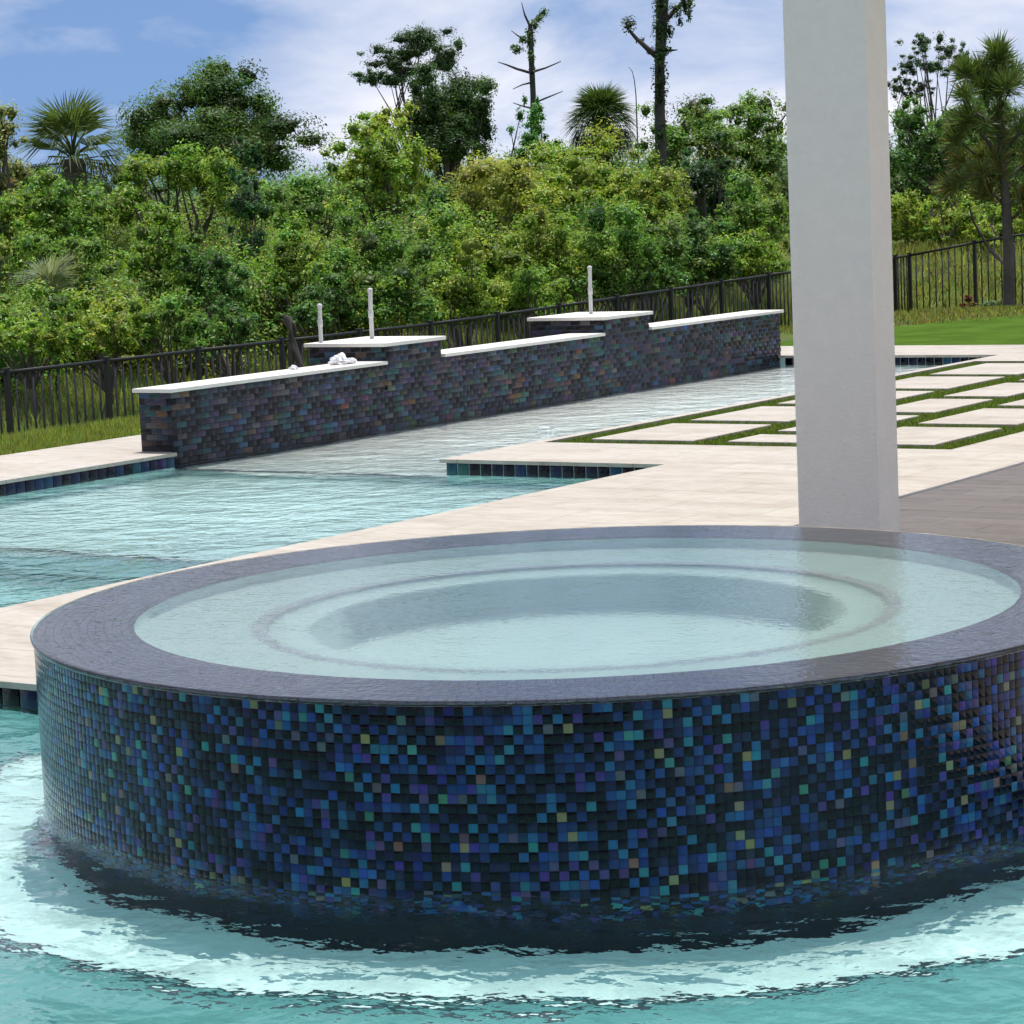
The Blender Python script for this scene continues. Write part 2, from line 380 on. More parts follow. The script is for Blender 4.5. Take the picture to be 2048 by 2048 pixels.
def spa_water():
    rs = np.concatenate([[0.0001], np.linspace(0.05, 1.545, 60)]); seg = 256
    prof = [(r, RIM + 0.013) for r in rs] + [(1.5555, RIM + 0.0125), (1.5575, RIM + 0.0115), (1.5585, RIM + 0.009), (1.5586, RIM + 0.003), (1.5570, RIM + 0.000), (1.5550, RIM - 0.001)]
    me = lathe('spa_water', prof[::-1], seg, M['spa_water'], True)
    n = len(me.vertices); co = np.empty(n * 3, np.float32); me.vertices.foreach_get('co', co); co = co.reshape(-1, 3)
    r = np.hypot(co[:, 0], co[:, 1]); k = np.clip((1.54 - r) / 0.3, 0.25, 1) * (r < 1.55)
    co[:, 2] += k * (0.0014 * vnoise(co[:, 0] * 5, co[:, 1] * 5) + 0.0007 * vnoise(co[:, 0] * 13 + 5, co[:, 1] * 13))
    me.vertices.foreach_set('co', co.ravel()); me.update()
    o = obj('spa_water', me); tag(o, 'still clear water brimming over the round spa', kind='structure')
    o.cycles.is_caustics_caster = True
spa_water()
# ================ PART2
# ------------------------------------------------------------------ glass mosaic
PAL = np.array([(0.004, 0.005, 0.012), (0.006, 0.008, 0.022), (0.011, 0.015, 0.050), (0.012, 0.028, 0.100), (0.015, 0.048, 0.150), (0.018, 0.085, 0.18),
                (0.025, 0.13, 0.18), (0.04, 0.16, 0.15), (0.040, 0.030, 0.14), (0.060, 0.045, 0.12), (0.11, 0.08, 0.075), (0.16, 0.15, 0.08), (0.07, 0.08, 0.10), (0.05, 0.14, 0.08)])
PW = np.array([0.27, 0.14, 0.13, 0.15, 0.11, 0.06, 0.025, 0.010, 0.05, 0.02, 0.014, 0.012, 0.010, 0.004]); PW = PW / PW.sum()
WPAL = np.array([(0.015, 0.015, 0.020), (0.022, 0.025, 0.038), (0.028, 0.045, 0.070), (0.030, 0.070, 0.085), (0.035, 0.095, 0.110), (0.055, 0.045, 0.085),
                 (0.075, 0.055, 0.075), (0.10, 0.065, 0.055), (0.13, 0.085, 0.045), (0.045, 0.065, 0.040), (0.05, 0.10, 0.18), (0.10, 0.10, 0.11)])
WW = np.array([0.30, 0.17, 0.12, 0.09, 0.05, 0.12, 0.06, 0.025, 0.012, 0.02, 0.03, 0.03]); WW = WW / WW.sum()
def tile_box(w, h, d, name, col, mt):
    """one glass tile lying in the XZ plane, front toward -Y, with softened front edges"""
    e = min(w, h) * 0.03
    V = [(-w/2, 0, -h/2), (w/2, 0, -h/2), (w/2, 0, h/2), (-w/2, 0, h/2), (-w/2, -d*.7, -h/2), (w/2, -d*.7, -h/2), (w/2, -d*.7, h/2), (-w/2, -d*.7, h/2),
         (-w/2+e, -d, -h/2+e), (w/2-e, -d, -h/2+e), (w/2-e, -d, h/2-e), (-w/2+e, -d, h/2-e)]
    F = [(0, 1, 5, 4), (1, 2, 6, 5), (2, 3, 7, 6), (3, 0, 4, 7), (4, 5, 9, 8), (5, 6, 10, 9), (6, 7, 11, 10), (7, 4, 8, 11), (8, 9, 10, 11)]
    return np.array(V, float), np.array(F)
def tile_field(parent, spots, w, h, d, pal, weights, mt, n_parts, name='tile', rest='tile_field', dark=None):
    """spots: list of (pos, yaw, tilt-axis 0 wall / 1 floor). the n_parts that look largest from the pool side become single tiles, the rest one field"""
    tv, tf = tile_box(w, h, d, name, None, mt)
    ids = RNG.choice(len(pal), size=len(spots), p=weights)
    if dark is not None:                             # dark[i]: this square leans to the dark glass
        nd = 2; pd = weights[:nd] / weights[:nd].sum(); pc = weights[nd:] / weights[nd:].sum()
        lean = RNG.random(len(spots)) < np.where(dark, 0.74, 0.20)
        ids = np.where(lean, RNG.choice(nd, size=len(spots), p=pd), nd + RNG.choice(len(pal) - nd, size=len(spots), p=pc))
    cp = np.array(CAM)
    area = []
    for (p, yaw) in spots:
        n = np.array([math.sin(yaw), -math.cos(yaw), 0]); v = cp - np.array(p); dd = np.linalg.norm(v)
        area.append((n @ v) / dd ** 3 if p[2] > 0.0 else -1)
    order = np.argsort(-np.array(area)); single = set(order[:n_parts].tolist())
    protos = {}
    Vs, Fs, Cs, off = [], [], [], 0
    for i, (p, yaw) in enumerate(spots):
        if i in single:
            k = int(ids[i])
            if k not in protos: protos[k] = mesh_np(name, tv, tf, [mt], col=np.repeat(pal[k][None], len(tf), 0))
            o = obj(name, protos[k], parent, p); o.rotation_euler = (random.gauss(0, 0.006), 0, yaw + random.gauss(0, 0.006))
        else:
            c, s_ = math.cos(yaw), math.sin(yaw); R = np.array([[c, -s_, 0], [s_, c, 0], [0, 0, 1]])
            Vs.append(tv @ R.T + np.array(p)); Fs.append(tf + off); off += len(tv)
            j = np.clip(pal[ids[i]] * (1 + 0.18 * RNG.standard_normal(3)), 0, 1); Cs.append(np.repeat(j[None], len(tf), 0))
    if Vs:
        o = obj(rest, mesh_np(rest, np.concatenate(Vs), np.concatenate(Fs), [mt], col=np.concatenate(Cs)), parent); o['kind'] = 'stuff'
TP = 0.0233
def spa_tiles():
    n = int(round(2 * math.pi * SPA_R / TP)); spots = []; dk = []
    for j in range(27):
        z = RIM - 0.011 - j * TP
        for i in range(n):
            t = 2 * math.pi * i / n
            if z < 0.06 and math.sin(t) > 0.1: continue
            dk.append((i + j) % 2 == 0); spots.append(((SPA_R - 0.006) * np.array([math.cos(t), math.sin(t), 0]) + np.array([0, 0, z]), t + math.pi / 2))
    tile_field(spa, spots, TP - 0.0012, TP - 0.0012, 0.0009, PAL * np.where(np.arange(len(PAL)) < 2, 0.8, 1.25)[:, None], PW, M['glass_tile'], 300, 'tile', 'mosaic', dark=np.array(dk))
    # flat mosaic on top of the rim
    V, F, C, off = [], [], [], 0
    r = SPA_IN + 0.014
    while r + TP < SPA_R - 0.004:
        m = int(2 * math.pi * r / TP); t = (np.arange(m) + 0.5 * random.random()) * 2 * math.pi / m; da = 0.46 * 2 * math.pi / m
        r0, r1 = r + 0.001, r + TP - 0.0012
        tilt = RNG.normal(0, 0.0004, (m, 4))
        q = np.stack([np.stack([rr * np.cos(t + s), rr * np.sin(t + s), np.full(m, RIM + 0.003) + tilt[:, k]], 1) for k, (rr, s) in enumerate(((r0, -da), (r1, -da), (r1, da), (r0, da)))], 1)
        V.append(q.reshape(-1, 3)); F.append(np.arange(4 * m).reshape(-1, 4)[:, ::-1] + off); off += 4 * m
        C.append(PAL[RNG.choice(len(PAL), m, p=PW)] * 0.35 + np.array([0.150, 0.145, 0.160])); r += TP  # pale lift paints sunlight and sky sheen into the tile colour
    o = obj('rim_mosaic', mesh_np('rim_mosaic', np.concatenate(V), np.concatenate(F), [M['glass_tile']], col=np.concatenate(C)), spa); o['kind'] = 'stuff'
    # dark trim line round the inner step
    obj('bench_trim', lathe('bench_trim', [(0.935, RIM - 0.2335), (0.935, RIM - 0.231), (0.897, RIM - 0.2315), (0.8935, RIM - 0.262)], 192, M['pebble'], False), spa)
spa_tiles()
for o in list(spa.children): o.cycles.is_caustics_receiver = True

# dark tile along the nosing of the underwater steps, and the waterline tile under the coping
def trim(name, B): 
    o = obj(name, boxes_mesh(name, B, M['slate'])); o.cycles.is_caustics_receiver = True; return o
o = trim('nosing_tile', [(-7.2, -4.9, 6.41, 6.46, -0.26, -0.217)]); o.parent = shelf
o = trim('nosing_tile', [(-7.2, -3.4, 3.35, 3.41, -0.56, -0.516)]); o.parent = step
o = obj('nosing_tile', lathe('nosing_tile', [(1.954, -0.43), (1.954, -0.398), (1.925, -0.3955)], 160, M['slate'], False), ledge)
def waterline():
    S = []; w = 0.079
    def run(p0, p1, yaw):
        p0, p1 = np.array(p0), np.array(p1); L = np.linalg.norm(p1 - p0); k = int(L / w)
        for i in range(k):
            for z in (0.022, -0.057): S.append((np.append(p0 + (p1 - p0) * (i + 0.5) / k, z), yaw))
    run((-3.42, -0.06), (-1.62, -0.06), 0.0)                 # under the deck edge left of the spa
    run((1.62, -0.06), (5.0, -0.06), 0.0)
    run((PX1, 6.4), (-3.42, 6.4), 0.0)                       # end of the peninsula
    run((-7.13, 2.0), (-7.13, 6.4), math.pi / 2)             # left edge
    run((-7.1, 14.76), (PX1, 14.76), 0.0)                    # far end of the sun shelf
    tile_field(pool, S, w - 0.003, w - 0.003, 0.007, PAL * 0.55, PW, M['glass_tile'], 300, 'tile', 'waterline_tiles')
waterline()

# ------------------------------------------------------------------ tiled feature wall with two pillars
WX, WT = -7.155, 0.27
wall = empty('feature_wall', (WX, 6.43, 0))
tag(wall, 'low wall of dark iridescent tile with pale caps beside the sun shelf', 'wall')
def under(o, p):                                     # parent without moving
    o.parent = p; o.matrix_parent_inverse = Matrix.Translation(p.location).inverted() if p.location.length else Matrix()
def wall_build():
    Y0, Y1 = 6.43, 14.78; zt = 0.468
    core = obj('core', boxes_mesh('core', [(WX - WT, WX, Y0, Y1, -0.4, zt)], M['grout'])); under(core, wall)
    pill = []
    for (a, b_) in ((8.76, 9.46), (11.73, 12.46)):
        p = obj('pillar', boxes_mesh('pillar', [(WX - 0.68, WX + 0.0015, a, b_, -0.1, 0.596)], M['grout'])); under(p, wall); pill.append((p, a, b_))
        c = obj('cap', bevel_box('cap', WX - 0.71, WX + 0.035, a - 0.03, b_ + 0.03, 0.5975, 0.625, M['capstone'], 0.006)); under(c, p)
    for a, b_ in ((Y0 - 0.03, 8.755), (9.465, 11.725), (12.465, Y1 + 0.03)):
        n = max(1, int(round((b_ - a) / 0.78)))
        for i in range(n):
            c = obj('cap', bevel_box('cap', WX - WT - 0.03, WX + 0.033, a + (b_ - a) * i / n + 0.0008, a + (b_ - a) * (i + 1) / n - 0.0008, zt + 0.0015, zt + 0.027, M['capstone'], 0.005)); under(c, wall)
    tw, th = 0.094, 0.039
    S = []
    def face(p0, dirv, L, z0, z1, yaw):
        rows = int((z1 - z0) / th)
        for j in range(rows):
            z = z1 - (j + 0.5) * th; s0 = (0.5 if j % 2 else 0.0) * tw
            k0 = -1
            while True:
                lo = max(0, s0 + k0 * tw); hi = min(L, s0 + (k0 + 1) * tw); k0 += 1
                if lo >= L - 1e-6: break
                if hi - lo < 0.6 * tw: continue
                S.append((np.array([p0[0] + dirv[0] * (lo + hi) / 2, p0[1] + dirv[1] * (lo + hi) / 2, z]), yaw))
    face((WX, Y0), (0, 1), Y1 - Y0, -0.12, zt, math.pi / 2)                # pool side
    face((WX - WT, Y0), (1, 0), WT, DECK, zt, 0.0)                         # near end
    for p, a, b_ in pill:
        face((WX + 0.002, a), (0, 1), b_ - a, zt + 0.002, 0.596, math.pi / 2)
        face((WX - 0.68, a), (1, 0), 0.68, 0.26, 0.596, 0.0)
    n0 = len(wall.children)
    tile_field(wall, S, tw - 0.003, th - 0.003, 0.0025, WPAL * 0.8, WW, M['wall_tile'], 300, 'tile', 'tile_courses')
    for o in wall.children[n0:]: o.matrix_parent_inverse = Matrix.Translation(wall.location).inverted()
    for o in wall.children: o.cycles.is_caustics_receiver = True
simple('capstone', (0.74, 0.71, 0.65), 0.6, 0.06, 5, 0.1)
attr_mat('wall_tile', 0.2, 0.2)
wall_build()

# ------------------------------------------------------------------ paved lawn grid
simple('turf', (0.060, 0.112, 0.018), 1.0, 0.22, 2.2, spec=0.0)
simple('turf_strip', (0.075, 0.12, 0.025), 0.9, 0.25, 40)
attr_mat('blade', 0.55, 0.3)
def blades(name, P, hgt, wid, col, jit=0.25, lean=0.5, parent=None):
    """thin triangular blades at points P"""
    n = len(P); a = RNG.random(n) * 2 * math.pi; h = hgt * (0.6 + 0.7 * RNG.random(n)); le = lean * h * RNG.random(n); b = RNG.random(n) * 2 * math.pi
    dx, dy = np.cos(a) * wid / 2, np.sin(a) * wid / 2
    V = np.stack([P + np.stack([dx, dy, np.zeros(n)], 1), P - np.stack([dx, dy, np.zeros(n)], 1), P + np.stack([le * np.cos(b), le * np.sin(b), h], 1)], 1).reshape(-1, 3)
    C = np.clip(np.asarray(col) * (1 + jit * RNG.standard_normal((n, 1))) * (1 + 0.12 * RNG.standard_normal((n, 3))), 0.005, 1)
    o = obj(name, mesh_np(name, V, np.arange(3 * n).reshape(-1, 3), [M['leaf']], col=C), parent); o['kind'] = 'stuff'; return o
def paver_lawn():
    xs = [(-4.925, -4.72), (-3.98, -3.74), (-3.26, -3.04), (-2.37, -2.15)]
    y0, y1 = 7.38, 14.02
    cross = {0: [8.76, 10.0, 11.27, 12.56], 1: [8.16, 9.46, 10.66, 12.0, 13.3], 2: [8.73, 9.99, 11.26, 12.5]}
    bed = obj('paver_lawn', boxes_mesh('bed', [(xs[0][0], xs[3][1], y0, y1, 0.0, 0.058)], M['turf_strip'])); tag(bed, 'grid of cream pavers set in turf strips', kind='structure')
    strips = [(a, b, y0, y1) for a, b in xs]
    for c in range(3):
        x0, x1 = xs[c][1], xs[c + 1][0]
        edges = [y0 + 0.24] + [v for y in cross[c] for v in (y - 0.115, y + 0.115)] + [13.78]
        strips += [(x0, x1, y0, y0 + 0.24), (x0, x1, 13.78, y1)] + [(x0, x1, y - 0.115, y + 0.115) for y in cross[c]]
        for a, b in zip(edges[::2], edges[1::2]):
            p = obj('paver', bevel_box('paver', x0, x1, a, b, 0.04, DECK, M['travertine'], 0.006), bed)
    P = []
    for (a, b, c, d) in strips:
        n = int((b - a) * (d - c) * 5200); P.append(np.stack([a + (b - a) * RNG.random(n), c + (d - c) * RNG.random(n), np.full(n, 0.056)], 1))
    o = blades('turf_blades', np.concatenate(P), 0.026, 0.014, (0.17, 0.24, 0.05), parent=bed)
paver_lawn()

# ------------------------------------------------------------------ terrain
def sstep(a, b, x):
    t = np.clip((np.asarray(x, float) - a) / (b - a), 0, 1); return t * t * (3 - 2 * t)
def ground(X, Y):
    X = np.asarray(X, float); Y = np.asarray(Y, float)
    base = 0.035 - 0.27 * sstep(21.5, 29, Y)
    drop = 1.0 - 0.50 * sstep(20, 30, Y)
    z = base - drop * sstep(-9.4, -13.0, X)
    e = np.maximum(-13.2 - X, Y - 30.3)
    tgt = -0.40 + 0.75 * sstep(20, 34, Y)
    z = z + (tgt - z) * sstep(0.3, 5.0, e)
    z = z + 0.10 * vnoise(X * .35, Y * .35) * sstep(0.5, 6, e) + 0.5 * vnoise(X * .05 + 3, Y * .05) * sstep(15, 60, e)
    return z
def ground_mat(name, cols, scale):
    m, nt, b = mat(name)
    n = noise(nt, scale, 6, 0.65); n2 = noise(nt, scale * 9, 4, 0.7)
    c = ramp(nt, n.outputs[0], cols); c2 = ramp(nt, n2.outputs[0], [(0.3, (0.6, 0.6, 0.6)), (0.7, (1.15, 1.15, 1.15))])
    nt.links.new(mixc(nt, 1.0, c.outputs[0], c2.outputs[0], 'MULTIPLY'), b.inputs['Base Color']); b.inputs['Roughness'].default_value = 0.95
    b.inputs['Specular IOR Level'].default_value = 0.1
    M[name] = m
ground_mat('lawn', [(0.30, (0.105, 0.095, 0.045)), (0.45, (0.085, 0.105, 0.030)), (0.65, (0.095, 0.135, 0.030)), (0.8, (0.15, 0.14, 0.06))], 0.9)
def axis(parts):
    return np.unique(np.concatenate([np.arange(a, b, s) for a, b, s in parts]).round(4))
def terrain():
    xs = axis([(-700, -120, 40), (-120, -40, 6), (-40, -17, 1.2), (-17, -8.3, 0.3), (-8.3, 14, 0.9), (14, 40, 5), (40, 701, 60)])
    ys = axis([(-700, -12, 60), (-12, 4, 2.0), (4, 34, 0.45), (34, 70, 1.5), (70, 150, 8), (150, 701, 50)])
    xs = np.unique(np.append(xs, [-8.3, 14.0])); ys = np.unique(np.append(ys, [-12.0, 15.95]))
    X, Y = np.meshgrid(xs, ys, indexing='ij'); Z = ground(X, Y)
    I = np.arange(X.size).reshape(X.shape)
    F = np.stack([I[:-1, :-1], I[1:, :-1], I[1:, 1:], I[:-1, 1:]], -1).reshape(-1, 4)
    cx = ((X[:-1, :-1] + X[1:, 1:]) / 2).ravel(); cyy = ((Y[:-1, :-1] + Y[1:, 1:]) / 2).ravel()
    F = F[~((cx > -8.3) & (cx < 14) & (cyy > -12) & (cyy < 15.95))]
    o = obj('ground', mesh_np('ground', np.stack([X.ravel(), Y.ravel(), Z.ravel()], 1), F, [M['lawn']], True)); tag(o, 'grassy ground falling away behind the pool', kind='structure')
terrain()
turf = obj('artificial_turf', prism('artificial_turf', [(-8.28, 15.97), (14, 15.97), (14, 27), (2, 26), (-3, 24.6), (-5.6, 23.2), (-7.0, 21.9), (-7.8, 20.4), (-8.15, 19.0), (-8.28, 17.5)], 0.0, 0.062, M['turf']))
tag(turf, 'smooth bright green artificial lawn beyond the far deck', kind='structure')
def lawns():
    n = 26000; P = np.stack([-8.32 - 1.5 * RNG.random(n) ** 1.3, 3.0 + 7.0 * RNG.random(n), np.zeros(n)], 1); P[:, 2] = ground(P[:, 0], P[:, 1])
    tag(blades('lawn_grass', P, 0.055, 0.012, (0.27, 0.33, 0.085), 0.3), 'rough mown grass along the left edge of the deck', 'grass', kind='stuff')
    n = 30000; P = np.stack([-13 + 9 * RNG.random(n), 18.5 + 11.5 * RNG.random(n), np.zeros(n)], 1)
    P = P[(P[:, 0] < -8.3) | (P[:, 1] > 19 + 1.25 * (P[:, 0] + 8.3))]
    P[:, 2] = ground(P[:, 0], P[:, 1])
    tag(blades('lawn_grass', P, 0.05, 0.022, (0.25, 0.26, 0.075), 0.35), 'patchy yellowish grass between the turf and the fence', 'grass', kind='stuff')
    n = 60000; t = RNG.random(n); e = 0.4 + 5.0 * RNG.random(n) ** 1.2
    P = np.stack([-13.2 - e, 8 + 24 * t, np.zeros(n)], 1); P[:, 2] = ground(P[:, 0], P[:, 1])
    tag(blades('tall_grass', P, 0.24, 0.022, (0.24, 0.30, 0.11), 0.3, 0.7), 'tall pale grass on the bank outside the fence', 'grass', kind='stuff')
    n = 30000; P = np.stack([-16 + 16 * RNG.random(n), 30.5 + 9 * RNG.random(n), np.zeros(n)], 1); P[:, 2] = ground(P[:, 0], P[:, 1])
    tag(blades('tall_grass', P, 0.20, 0.03, (0.27, 0.30, 0.09), 0.3, 0.8), 'sunny weedy bank behind the right hand fence', 'grass', kind='stuff')
lawns()

# ------------------------------------------------------------------ porch: pier, roof, house wall
def porch():
    X0, X1, Y0, Y1 = PIER
    p = empty('porch_pier', ((X0 + X1) / 2, (Y0 + Y1) / 2, DECK)); tag(p, 'plain white rectangular porch pier behind the spa', 'pillar')
    s_ = obj('shaft', bevel_box('shaft', X0, X1, Y0, Y1, DECK, 2.885, M['stucco'], 0.008)); under(s_, p)
    r = empty('porch_canopy', (0, 6, 2.885)); tag(r, 'white flat porch canopy shading the patio', 'canopy')
    for nm, B in (('ceiling', (ROOF_X + 0.02, 1.48, ROOF_Y + 0.02, 9.58, 2.886, 2.93)), ('fascia', (ROOF_X, 1.5, ROOF_Y, 9.6, 2.931, 3.16))):
        o = obj(nm, boxes_mesh(nm, [B], M['stucco'])); under(o, r)
    for (x, y, lb) in ((1.15, 2.933, 'second white porch pier, nearest the spa'), (1.15, 9.2, 'third white porch pier, far side of the patio')):
        q = empty('porch_pier', (x, y, DECK)); tag(q, lb, 'pillar')
        o = obj('shaft', bevel_box('shaft', x - .18, x + .18, y, y + .185, DECK, 2.885, M['stucco'], 0.008)); under(o, q)
    # unseen house behind the camera, added to darken reflections in the spa tiles
    b = empty('house', (4, -9.5, DECK)); tag(b, 'unseen white stucco house with glass doors, added on the near side of the pool', 'house')
    for nm, B, mt in (('wall', (-7.5, 14, -10.2, -9.9, DECK, 3.0), 'stucco'), ('roof', (-8.0, 14, -12, -7.6, 3.001, 3.25), 'stucco'), ('glass_door', (-3.0, 0.4, -9.895, -9.86, DECK, 2.5), 'dark_glass'), ('glass_door', (2.0, 9.0, -9.895, -9.86, DECK, 2.5), 'dark_glass')):
        o = obj(nm, boxes_mesh(nm, [B], M[mt])); under(o, b)
patio = obj('patio', boxes_mesh('patio', [(-1.43, 2.6, 1.75, 9.9, DECK - 0.001, DECK + 0.004)], M['patio'])); tag(patio, 'tan paved patio in the shade of the porch roof', kind='structure')
PIER = (-0.807, -0.450, 2.933, 3.118); ROOF_X, ROOF_Y = -1.81, 2.80
porch()

# ------------------------------------------------------------------ metal fence
simple('black_metal', (0.012, 0.013, 0.014), 0.45, 0.2, 12)
def fence():
    f = empty('metal_fence', (-13, 10.9, -0.9)); tag(f, 'black metal picket fence running behind the pool and turning at the corner', 'fence')
    def top(s):      # s: distance along the fence from (-13, 5)
        return float(np.interp(s, [0, 13, 18, 20.3, 25, 26.2, 26.95, 31], [0.235, 0.245, 0.34, 0.39, 0.465, 0.65, 0.76, 0.95]))
    def pos(s): return (-13.0, 5.0 + s, 0.0) if s <= 25 else (-13.0 + (s - 25), 30.0, math.pi / 2)
    w = 0.0075
    pk = mesh_np('picket', box_vf(-w, w, -w, w, -1.13, -0.02), BOXF, [M['black_metal']])
    bm = bmesh.new(); 
    for a, b_, c in ((0.023, -1.3, 0.03), (0.029, 0.0305, 0.042)):
        r = bmesh.ops.create_cube(bm, size=1.0); bmesh.ops.scale(bm, vec=(2 * a, 2 * a, c - b_), verts=r['verts']); bmesh.ops.translate(bm, vec=(0, 0, (c + b_) / 2), verts=r['verts'])
    ps = bpy.data.meshes.new('post'); bm.to_mesh(ps); bm.free(); ps.materials.append(M['black_metal'])
    step_ = 1.33; posts = list(np.arange(1.88, 25, step_)); posts = [s for s in posts if s < 24.5] + [25.0] + list(np.arange(26.06, 31, 1.06))
    for a, b_ in zip(posts[:-1], posts[1:]):
        n = int(round((b_ - a) / 0.111))
        x, y, yaw = pos(a); o = obj('post', ps, None, (x, y, top(a))); under(o, f)
        for i in range(1, n):
            s = a + (b_ - a) * i / n; x, y, yaw = pos(s); o = obj('picket', pk, None, (x, y, top(s))); under(o, f)
        for zo, hh in ((0.0, 0.017), (-1.03, 0.013)):
            A = np.array([*pos(a)[:2], top(a) + zo]); B = np.array([*pos(b_)[:2], top(b_) + zo]); d = (B - A); d /= np.linalg.norm(d); sd = np.cross(d, [0, 0, 1]); sd /= np.linalg.norm(sd); up = np.cross(sd, d)
            V = [q + sx * sd * 0.017 + sz * up * hh for q in (A, B) for sx, sz in ((-1, -1), (1, -1), (1, 1), (-1, 1))]
            o = obj('rail', mesh_np('rail', np.array(V), np.array([(0, 1, 2, 3), (4, 7, 6, 5), (0, 4, 5, 1), (1, 5, 6, 2), (2, 6, 7, 3), (3, 7, 4, 0)]), [M['black_metal']])); under(o, f)
fence()
# ================ PART3
# ------------------------------------------------------------------ vegetation
K = 2048.0 / 1932.0
_Xn, _Un, _Fn = _X, _U, _F
def sight(px, py, D):
    """the point D metres out along the direction a surveyor would read off as (px, py)"""
    x, y = px * K, py * K
    return np.array(CAM) + D * ((x - 1024) / 5235.4 * _Xn - (y - 1024) / 5235.4 * _Un + _Fn)
def metres(p, D): return p * K * D / 5235.4
simple('bark', (0.10, 0.085, 0.07), 0.95, 0.35, 6, 0.6)
simple('dead_wood', (0.065, 0.058, 0.050), 0.95, 0.3, 6, 0.5)
def unit(v): return v / (np.linalg.norm(v, axis=-1, keepdims=True) + 1e-9)
def leaf_mesh(name, P, N, size, aspect, col, mt, tang=None):
    n = len(P); T = RNG.standard_normal((n, 3)) if tang is None else tang
    T = unit(T - (T * N).sum(1, keepdims=True) * N); B = np.cross(N, T); L = (size / 2)[:, None]
    V = np.stack([P - T * L, P + B * L * aspect + T * L * 0.15, P + T * L, P - B * L * aspect + T * L * 0.15], 1).reshape(-1, 3)
    return mesh_np(name, V, np.arange(4 * n).reshape(-1, 4), [mt], col=col)
def clump_points(c, r, n, lo=0.52):
    d = unit(RNG.standard_normal((n, 3))); d[:, 2] = np.where(RNG.random(n) < 0.3, np.abs(d[:, 2]), d[:, 2])
    rad = lo + (1.04 - lo) * RNG.random(n) ** 0.7
    w = 1 + 0.42 * vnoise(d[:, 0] * 2.3 + c[0] * 3, d[:, 1] * 2.3 + d[:, 2] * 1.9 + c[2] * 3) + 0.30 * vnoise(d[:, 0] * 6 + c[1] * 5, d[:, 2] * 6 + d[:, 1] * 5)
    P = c + d * r * (rad * w)[:, None]
    N = unit(d * 0.75 + np.array([0, 0, 0.45]) + 0.50 * RNG.standard_normal((n, 3)))
    return P, N
_ph, _th = np.meshgrid(np.linspace(0.12, math.pi - 0.12, 6), np.linspace(0, 2 * math.pi, 8, endpoint=False), indexing='ij')
CORE_V = np.stack([np.sin(_ph) * np.cos(_th), np.sin(_ph) * np.sin(_th), np.cos(_ph)], -1).reshape(-1, 3)
CORE_F = np.array([(i * 8 + j, i * 8 + (j + 1) % 8, (i + 1) * 8 + (j + 1) % 8, (i + 1) * 8 + j) for i in range(5) for j in range(8)])
def sub_clumps(c, r, k, s=0.42):
    """lumpy crown: smaller masses of uneven size spread over an ellipsoid"""
    k = int(k * 1.9); i = np.arange(k) + 0.5; ph = np.arccos(1 - 2 * i / k); th = math.pi * (1 + 5 ** 0.5) * i + random.random() * 6
    d = np.stack([np.cos(th) * np.sin(ph), np.sin(th) * np.sin(ph), np.cos(ph)], 1) + 0.34 * RNG.standard_normal((k, 3))
    C = c + d * r * (0.68 + 0.16 * RNG.standard_normal((k, 1)))
    R = r[None] * s * (0.42 + 0.72 * RNG.random((k, 1)) ** 1.2) * (1 + 0.25 * RNG.standard_normal((k, 3))).clip(0.6, 1.5)
    return list(zip(C, R)) + [(c, r * 0.55)]
LEAF_K = 0.56
def crown(clumps, col, leaf, dens, mt, aspect=0.42, jit=0.28, hue=0.13, name='crown', up=None, tint=None, core=True):
    Ps, Ns, Cs, Ss, kv, kf, kc = [], [], [], [], [], [], []
    for c, r in clumps:
        a = (r[0] * r[1] * r[2]) ** (2 / 3) * 4 * math.pi
        lf = leaf * LEAF_K; n = max(60, int(a * dens / (lf * lf) * 0.60))
        P, N = clump_points(c, r, n)
        k = np.array(col) * np.array([3.45, 3.6, 3.1]) * (1 + 0.22 * RNG.standard_normal()) * (1 + hue * 0.6 * RNG.standard_normal(3))
        C = np.clip(k * (1 + jit * RNG.standard_normal((n, 1))) * (1 + hue * RNG.standard_normal((n, 3))), 0.004, 0.5)
        Ps.append(P); Ns.append(N); Cs.append(C); Ss.append(lf * (0.6 + 0.8 * RNG.random(n)))
        if core:                                     # added solid core, darkened in colour for deep shade inside each mass
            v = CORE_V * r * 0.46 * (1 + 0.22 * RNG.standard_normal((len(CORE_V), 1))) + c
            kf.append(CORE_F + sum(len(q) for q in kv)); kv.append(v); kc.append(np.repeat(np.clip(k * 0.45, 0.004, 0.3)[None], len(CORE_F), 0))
    P, N, S, C = np.concatenate(Ps), np.concatenate(Ns), np.concatenate(Ss), np.concatenate(Cs)
    n = len(P); T = RNG.standard_normal((n, 3)); T = unit(T - (T * N).sum(1, keepdims=True) * N); B = np.cross(N, T); L = (S / 2)[:, None]
    V = np.stack([P - T * L, P + B * L * aspect + T * L * 0.15, P + T * L, P - B * L * aspect + T * L * 0.15], 1).reshape(-1, 3); F = np.arange(4 * n).reshape(-1, 4)
    if core:
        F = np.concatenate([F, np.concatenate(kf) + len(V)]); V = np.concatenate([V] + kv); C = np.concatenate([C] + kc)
    return mesh_np(name, V, F, [mt], col=C)
